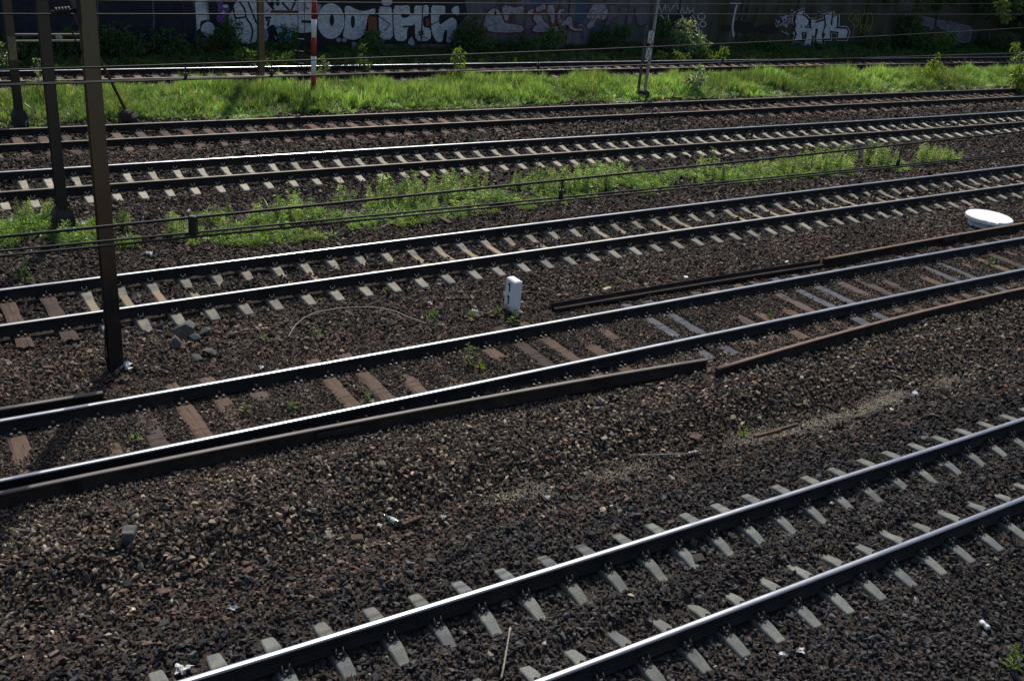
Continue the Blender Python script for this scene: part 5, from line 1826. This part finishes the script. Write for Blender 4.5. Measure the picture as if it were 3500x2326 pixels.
for i, (xx, l, sc_, lab) in enumerate(TREES):
    s = float(np.interp(xx, CUR[1][0], CUR[1][2])); x, y, a = at(1, s, l)
    t = empty('tree', (float(x), float(y), .1)); tag(t, lab, 'tree', 'trees behind the wall'); t.scale = (sc_,)*3; t.rotation_euler = (0, 0, i*1.3)
    o = bpy.data.objects.new('trunk', TRUNK); C.objects.link(o); o.parent = t
    o = bpy.data.objects.new('crown', CR[i % 2]); C.objects.link(o); o.parent = t; o.location = (0, 0, 6.4)
# boughs hanging over the wall at the top right
W_ = wallpos(3330, 3.6)
shrub('overhanging_tree', (W_[0], W_[1]+2.6, .1), [(0, -2.5, 3.2, 1.1), (2.2, -1.6, 3.2, 1.2), (-2.6, -3.4, 3.2, .9), (-4.6, -4.8, 3.3, .8), (4.2, -.4, 2.8, 1.4), (1.2, -3.4, 2.6, .55), (5.2, .6, 1.6, 1.3), (-7.0, -6.4, 3.3, .8), (-9, -7.8, 3.3, .7), (-3.6, -4.0, 2.7, .6), (3.2, -1.2, 2.0, 1.0)], 9500, .2, 'dark', 'leafy boughs hanging down over the top of the wall at the upper right', 'tree', 331, 8, stem_r=.06)
shrub('hanging_branch', (wallpos(3395, 1.2)[0], wallpos(3395, 1.2)[1]+3.4, .1), [(0, -3.0, 2.5, .30), (.15, -3.2, 2.1, .28), (-.2, -2.9, 2.9, .3), (0, -2.0, 3.3, .4)], 420, .20, 'yellow', 'sunlit branch hanging at the upper right in front of the dark boughs', 'branch', 332, 3)

# ---------------------------------------------------------------- number post, disc and the rest
B = gp([(1748, 1064)])[0]
a = math.atan(.69)
t = empty('number_post', (B[0], B[1]+.05, B[2]), a); tag(t, 'white painted concrete post with black digits 1 over 1', 'distance post')
mb = MB(); mb.box((0, 0, .27), (.175, .32, .74), bev=.022, taper=.97)
mb.build('post', M['white_post'], t)
for zz in (.475, .225):
    mb = MB()
    xf = -.0885
    q = [(.018, -.075), (.018, .045), (.045, .018), (.045, .048), (.018, .08), (-.008, .08), (-.008, -.075)]
    q = [(yy*1.5-.03, z_*1.15) for yy, z_ in q]
    tri = tessellate_polygon([[Vector((u, v_, 0)) for u, v_ in q]])
    mb.add([(xf-.0012, .03+u, zz+v_) for u, v_ in q], [tuple(r_) for r_ in tri])
    mb.build('digit', M['black'], t)

P = unproj([(3382, 738)], .36)[0]
gz = float(H(np.array([P[0]]), np.array([P[1]]))[0])
t = empty('manhole', (P[0], P[1], gz)); tag(t, 'white painted concrete manhole with a chipped lid behind the upright spare rail', 'manhole')
mb = MB(); mb.tube([(0.02, .0, -.2), (0.02, .0, .36-gz-.115)], .50, 40); mb.build('shaft_ring', M['white_dirty'], t)
mb = MB()
V = []; n = 64
rs = np.random.default_rng(5)
zt_, zb2 = .36-gz, .36-gz-.105
for zz, dr in ((zb2, .012), (zb2+.02, 0), (zt_-.018, 0), (zt_, .018)):
    for i in range(n):
        w = 2*math.pi*i/n
        chip = .045*max(0, 1-abs((i-46)/4)) + .012*rs.random()*(40 < i < 60)
        r_ = .60-dr-(chip if zz > zb2+.03 else chip*.6)
        V.append((r_*math.cos(w), r_*math.sin(w), zz-(.03 if chip > .02 and zz > zb2+.03 else 0)))
F = [(k*n+i, k*n+(i+1) % n, k*n+n+(i+1) % n, k*n+n+i) for k in range(3) for i in range(n)]+[tuple(range(3*n, 4*n)), tuple(range(n-1, -1, -1))]
mb.add(V, F, 0, [False]*len(F)); mb.build('lid', M['white_post'], t)


def chunk(px, size, mat, name, label, cat, seed, group=None, flat=.6, rz=None, sink=.2):
    B = gp([px])[0]
    me = stone_mesh(900+seed, (1, .75, flat), 14); me.materials.append(mat)
    o = link(name, me, None, (B[0], B[1], B[2]+size*(flat*.5-sink*.5)), rz if rz is not None else random.uniform(0, 6))
    o.scale = (size,)*3
    tag(o, label, cat, group)


for i, (px, sz, lab) in enumerate([((640, 1150), .62, 'largest slab of broken concrete below the stained concrete track'), ((600, 1185), .36, 'broken concrete lump in front of the large slab'),
                                   ((700, 1150), .36, 'broken concrete lump right of the large slab'), ((668, 1163), .25, 'small broken concrete lump under the large slab'),
                                   ((717, 1215), .28, 'pale broken concrete lump nearest the timber track'), ((675, 1232), .28, 'low crumbling concrete lump left of the nearest one'), ((795, 1146), .22, 'broken concrete lump farthest right of the heap')]):
    chunk(px, sz, M['rubble'], 'concrete_lump', lab, 'rubble', i, 'broken concrete lumps')
B = gp([(443, 1835)])[0]
mb = MB(); mb.box((0, 0, .04), (.15, .19, .16), bev=.012); tag(mb.build('concrete_block', M['rubble'], None, B, .15), 'small square concrete block on the tan stones at lower left', 'block')
for i, (px, sx, sy, rz, lab) in enumerate([((560, 2030), .20, .15, .5, 'square rusty plate on the dark stones at lower left'), ((850, 1957), .16, .14, .9, 'rusty plate right of the square one'), ((1222, 1845), .22, .16, .2, 'flat rusty plate below the green bottle'),
                                           ((2385, 1915), .20, .18, .35, 'dark grey slab at the end of a sleeper of the nearest track'), ((165, 1262), .26, .12, .2, 'thin flat plate left of the big brown mast'), ((2375, 1500), .30, .22, 1.0, 'round brown flake on the slope above the can')]):
    B = gp([px])[0]
    mb = MB(); V = [(x_*sx*.38*random.uniform(.6, 1.1), y_*sy*.38*random.uniform(.6, 1.1), z_) for z_ in (0, .014) for x_, y_ in ((-1, -1), (1, -1), (1, 1), (-1, 1))]
    mb.add(V, [(3, 2, 1, 0), (4, 5, 6, 7), (0, 1, 5, 4), (1, 2, 6, 5), (2, 3, 7, 6), (3, 0, 4, 7)])
    o = mb.build('flat_plate', M['rust'] if i != 3 else M['concrete_dark'], None, (B[0], B[1], B[2]+.045), rz); o.rotation_euler = (random.uniform(-.12, .12), random.uniform(-.12, .12), rz)
    tag(o, lab, 'plate', 'flat plates on the stones')
# green glass bottle
m, nt = newmat('green_glass')
b = principled(nt, (.012, .16, .045), .08, 0, .6); b.inputs['Transmission Weight'].default_value = .35; b.inputs['Coat Weight'].default_value = .6
M['glass'] = m


def lying(name, prof, mat, px0, px1, lift, label, cat, n=16):
    A = gp([px0])[0]; Bq = gp([px1])[0]
    d = Vector(Bq)-Vector(A); d.z = 0; d.normalize()
    mb = MB()
    pts = [(d.x*s, d.y*s, 0) for s, _ in prof]
    mb.tube(pts, [r_ for _, r_ in prof], n)
    o = mb.build(name, mat, None, (A[0], A[1], A[2]+lift)); tag(o, label, cat)
    return o, d


t, d = lying('bottle', [(0, .036), (.012, .039), (.15, .039), (.19, .030), (.22, .016), (.275, .014), (.278, .016), (.29, .016)], M['glass'], (1362, 1800), (1316, 1763), .055, 'green glass bottle lying on the stones', 'bottle')
mb = MB(); mb.tube([(d.x*.05, d.y*.05, 0), (d.x*.125, d.y*.125, 0)], .0397, 16, caps=False); mb.build('paper_label', M['paper'], t)
t, d = lying('bottle', [(0, .040), (.015, .045), (.17, .045), (.22, .030), (.25, .016), (.275, .016)], simple('yellowed_plastic', (.62, .55, .33), .4, 0, .5, .15, 8), (2062, 1003), (2100, 985), .06, 'yellowed plastic bottle lying behind the side lying rail', 'bottle')
mb = MB(); mb.tube([(d.x*.08, d.y*.08, 0), (d.x*.14, d.y*.14, 0)], .0457, 16, caps=False); mb.build('paper_label', simple('orange_label', (.55, .30, .12), .6), t)
t, d = lying('drink_can', [(0, .028), (.008, .033), (.155, .033), (.163, .028)], M['plastic'], (2352, 1560), (2392, 1553), .05, 'silver and red drink can at the end of the long stick', 'can')
for q0, q1, mt in ((.02, .06, simple('can_red', (.35, .04, .03), .4)), (.075, .10, M['black']), (.13, .15, simple('can_brown', (.12, .06, .04), .4))):
    mb = MB(); mb.tube([(d.x*q0, d.y*q0, 0), (d.x*q1, d.y*q1, 0)], .0338, 16, caps=False); mb.build('print_band', mt, t)
t, d = lying('drink_can', [(0, .030), (.01, .035), (.12, .035), (.13, .030)], M['white'], (3375, 2158), (3352, 2135), .05, 'pale crushed drink can near the bottom right', 'can')
mb = MB(); mb.tube([(d.x*.04, d.y*.04, 0), (d.x*.08, d.y*.08, 0)], .0356, 16, caps=False); mb.build('print_band', M['wire_grey'], t)
B = gp([(2341, 966)])[0]
t = empty('paper_cup', B, 0); tag(t, 'red and white paper cup standing behind the side lying rail', 'cup')
mb = MB(); mb.tube([(0, 0, .02), (0, 0, .08)], [.034, .040], 14); mb.build('lower_wall', simple('cup_red', (.55, .06, .07), .6), t)
mb = MB(); mb.tube([(0, 0, .0802), (0, 0, .14)], [.040, .045], 14); mb.build('upper_wall', M['white'], t)
t, d = lying('paper_cup', [(0, .030), (.12, .040)], M['white'], (1613, 1070), (1640, 1078), .05, 'white paper cup lying left of the number post', 'cup')
mb = MB(); mb.tube([(d.x*.118, d.y*.118, 0), (d.x*.128, d.y*.128, 0)], .0415, 14, caps=False); mb.build('rim', M['white_dirty'], t)


def line(name, px, lift, r, mat, label, cat):
    G = gp(px); G[:, 2] += np.asarray(lift)
    B = G[0]
    mb = MB(); mb.tube(smooth_line([tuple(g) for g in (G-B)], 0) if len(px) < 3 else [tuple(g) for g in catmull(G-B)], r, 7)
    tag(mb.build(name, mat, None, B), label, cat)


def catmull(P, k=8):
    P = np.asarray(P); out = []
    Q = np.vstack([2*P[0]-P[1], P, 2*P[-1]-P[-2]])
    for i in range(1, len(Q)-2):
        for t_ in np.linspace(0, 1, k, endpoint=False):
            a, b, c, d = Q[i-1], Q[i], Q[i+1], Q[i+2]
            out.append(.5*(2*b+(c-a)*t_+(2*a-5*b+4*c-d)*t_**2+(3*b-a-3*c+d)*t_**3))
    out.append(P[-1])
    return np.array(out)


line('stick', [(2148, 1565), (2350, 1561)], [.045, .055], .011, M['stick'], 'long straight stick lying on the slope beside the drink can', 'stick')
line('stick', [(1712, 2330), (1722, 2280), (1742, 2160)], [.05, .06, .07], .011, M['stick'], 'pale reed stick lying between the rails at the bottom', 'stick')
line('bent_wire', [(985, 1158), (1015, 1118), (1070, 1090), (1160, 1077), (1260, 1073), (1340, 1077), (1400, 1095), (1460, 1113)], [.04, .07, .11, .14, .14, .10, .06, .04], .0065, M['wire_grey'], 'long curved grey wire lying on the stones above the timber track', 'wire')
line('thin_cable', [(1752, 2050), (1810, 2105), (1870, 2165), (1915, 2225), (1945, 2285)], [.05, .06, .05, .05, .06], .006, M['iron'], 'thin dark cable trailing between the rails of the nearest track', 'cable')
line('cable', [(344, 1080), (346, 1105), (358, 1140), (364, 1178), (345, 1185), (310, 1165)], [.08, .10, .06, .05, .05, .05], .011, M['black'], 'black cable looping from the rail to the big brown mast', 'cable')
for i, (p0, p1, w_, lab) in enumerate([((2575, 1500), (2665, 1478), .05, 'left piece of rusty strip beside the pale chippings'), ((2640, 1482), (2725, 1456), .05, 'right piece of rusty strip beside the pale chippings'), ((1375, 1802), (1440, 1772), .06, 'splintered plank right of the green bottle'), ((1490, 742), (1540, 770), .12, 'broken brown board at the lower edge of the weed strip')]):
    A_ = gp([p0])[0]; B_ = gp([p1])[0]
    d = Vector(B_)-Vector(A_); L_ = d.length
    mb = MB(); mb.box((L_/2, 0, .012), (L_, w_, .03), bev=.006); o = mb.build('board', M['rust'] if i < 2 else M['wood5'], None, (A_[0], A_[1], A_[2]+.04), math.atan2(d.y, d.x)); tag(o, lab, 'board', 'boards and strips on the stones')


def crumple(seed, size):
    rs = np.random.default_rng(seed)
    n = 6
    V = []; F = []
    for i in range(n):
        for j in range(n):
            u, v = i/(n-1)-.5, j/(n-1)-.5
            V.append(((u*(.75+.2*math.sin(5*v+seed))+rs.normal(0, .06))*size, (v*(.7+.25*math.cos(4*u+seed))+rs.normal(0, .06))*size, size*(.18+rs.normal(0, .10)-.25*(u*u+v*v))))
    for i in range(n-1):
        for j in range(n-1):
            F += [(i*n+j, i*n+n+j, i*n+n+j+1), (i*n+j, i*n+n+j+1, i*n+j+1)]
    mb = MB(); mb.add(V, F)
    me = mb.mesh('litter', M['paper'] if seed % 3 else M['plastic'])
    return me


LIT = [((285, 770), .24, 'white paper scrap right of the footing of the middle mast'), ((740, 735), .17, 'white paper scrap at the top left of the weed strip'), ((432, 1258), .30, 'crumpled plastic bag at the foot of the big brown mast'),
       ((1471, 1040), .17, 'white crumpled paper above the bent wire'), ((895, 1262), .14, 'white shreds left of a stub of timber sleeper, far side of the timber track'), ((3125, 1350), .20, 'white paper at the right end of the pale chippings'),
       ((3045, 1404), .12, 'white shred below the pale chippings'), ((2896, 846), .12, 'white flake above the upright spare rail'), ((1514, 1775), .14, 'white paper right of the splintered plank'),
       ((1868, 1707), .15, 'shiny wrapper on the slope in the middle'), ((622, 2298), .22, 'crumpled white paper against the nearest rail at the bottom'), ((800, 2083), .12, 'white shred on the dark stones at lower left'),
       ((2735, 2230), .14, 'torn white paper between dark stones at the bottom right'), ((2675, 2245), .12, 'white shred left of the torn paper at the bottom right'), ((1205, 790), .14, 'white litter at the lower edge of the weed strip, left group'),
       ((1140, 770), .16, 'white litter in the weed strip left of the pale carton'), ((1180, 750), .14, 'pale carton among the weeds'), ((990, 832), .15, 'white scrap at the lower left end of the weed strip'),
       ((705, 822), .18, 'white scrap below the dark wire hanger'), ((510, 872), .22, 'white flakes on the stones left of the weed strip'), ((893, 388), .26, 'white bag at the edge of the grass strip below the ochre mast'),
       ((1745, 352), .24, 'white bag at the edge of the grass strip in the middle'), ((1377, 306), .22, 'white bag in the long grass'), ((617, 449), .20, 'white scrap between the rails of the rust brown track'),
       ((3362, 966), .16, 'white ribbon on the near rail of the timber track'), ((1775, 1072), .16, 'white paint flakes right of the number post'), ((3035, 420), .16, 'white scrap between the weedy track pair'),
       ((3200, 556), .30, 'white bag at the right end of the weed strip'), ((2725, 595), .26, 'white bag in the right half of the weed strip'), ((2090, 665), .24, 'white bag at the lower edge of the weed strip in the middle'),
       ((2000, 1908), .08, 'white chip right of a sleeper of the nearest track'), ((1860, 2205), .08, 'white chip between the rails near the bottom'), ((2690, 960), .10, 'white scrap near the gap in the far spare rail'), ((3395, 565), .22, 'white bag at the far right between the concrete tracks')]
for i, (px, sz, lab) in enumerate(LIT):
    B = gp([px])[0]
    tag(link('paper_scrap', crumple(i+1, sz*.78), None, (B[0], B[1], B[2]+.03), random.uniform(0, 6)), lab, 'litter', 'scraps of white litter')

# ---------------------------------------------------------------- light, sky, camera
EL = math.radians(48); SAZ = (-.07, 1.0)
q = math.hypot(*SAZ); sdir = Vector((SAZ[0]/q*math.cos(EL), SAZ[1]/q*math.cos(EL), math.sin(EL)))
w = bpy.data.worlds.new('World'); scene.world = w; w.use_nodes = True
nt = w.node_tree; nt.nodes.clear()
sky = nt.nodes.new('ShaderNodeTexSky'); sky.sky_type = 'NISHITA'; sky.sun_disc = False
sky.sun_elevation = EL; sky.sun_rotation = math.atan2(sdir.x, sdir.y)
sky.air_density = 1.0; sky.dust_density = 2.2; sky.ozone_density = 1.0
bg = nt.nodes.new('ShaderNodeBackground'); bg.inputs[1].default_value = SKY_STRENGTH
ow = nt.nodes.new('ShaderNodeOutputWorld')
nt.links.new(sky.outputs[0], bg.inputs[0]); nt.links.new(bg.outputs[0], ow.inputs[0])
ld = bpy.data.lights.new('sun', 'SUN'); ld.energy = SUN_STRENGTH; ld.angle = math.radians(.53); ld.color = (1.0, .965, .90)
lo_ = bpy.data.objects.new('sun', ld); C.objects.link(lo_); lo_.location = (0, 0, 30)
lo_.rotation_euler = sdir.to_track_quat('Z', 'Y').to_euler()

cd = bpy.data.cameras.new('camera'); cd.sensor_width = 36; cd.lens = FPX/IW*36; cd.clip_end = 2000; cd.clip_start = .1
co = bpy.data.objects.new('camera', cd); C.objects.link(co)
R3 = Matrix([[_r[i], -_n[i], -_d[i]] for i in range(3)])
co.matrix_world = Matrix.Translation((0, 0, CAMH))@R3.to_4x4()
scene.camera = co
vs = scene.view_settings
vs.view_transform = 'Standard'; vs.look = 'None'; vs.gamma = 1; vs.use_curve_mapping = False
vs.exposure = EXPOSURE
scene.cycles.use_denoising = True
scene.cycles.max_bounces = 6; scene.cycles.diffuse_bounces = 3; scene.cycles.glossy_bounces = 3
scene.cycles.transparent_max_bounces = 8
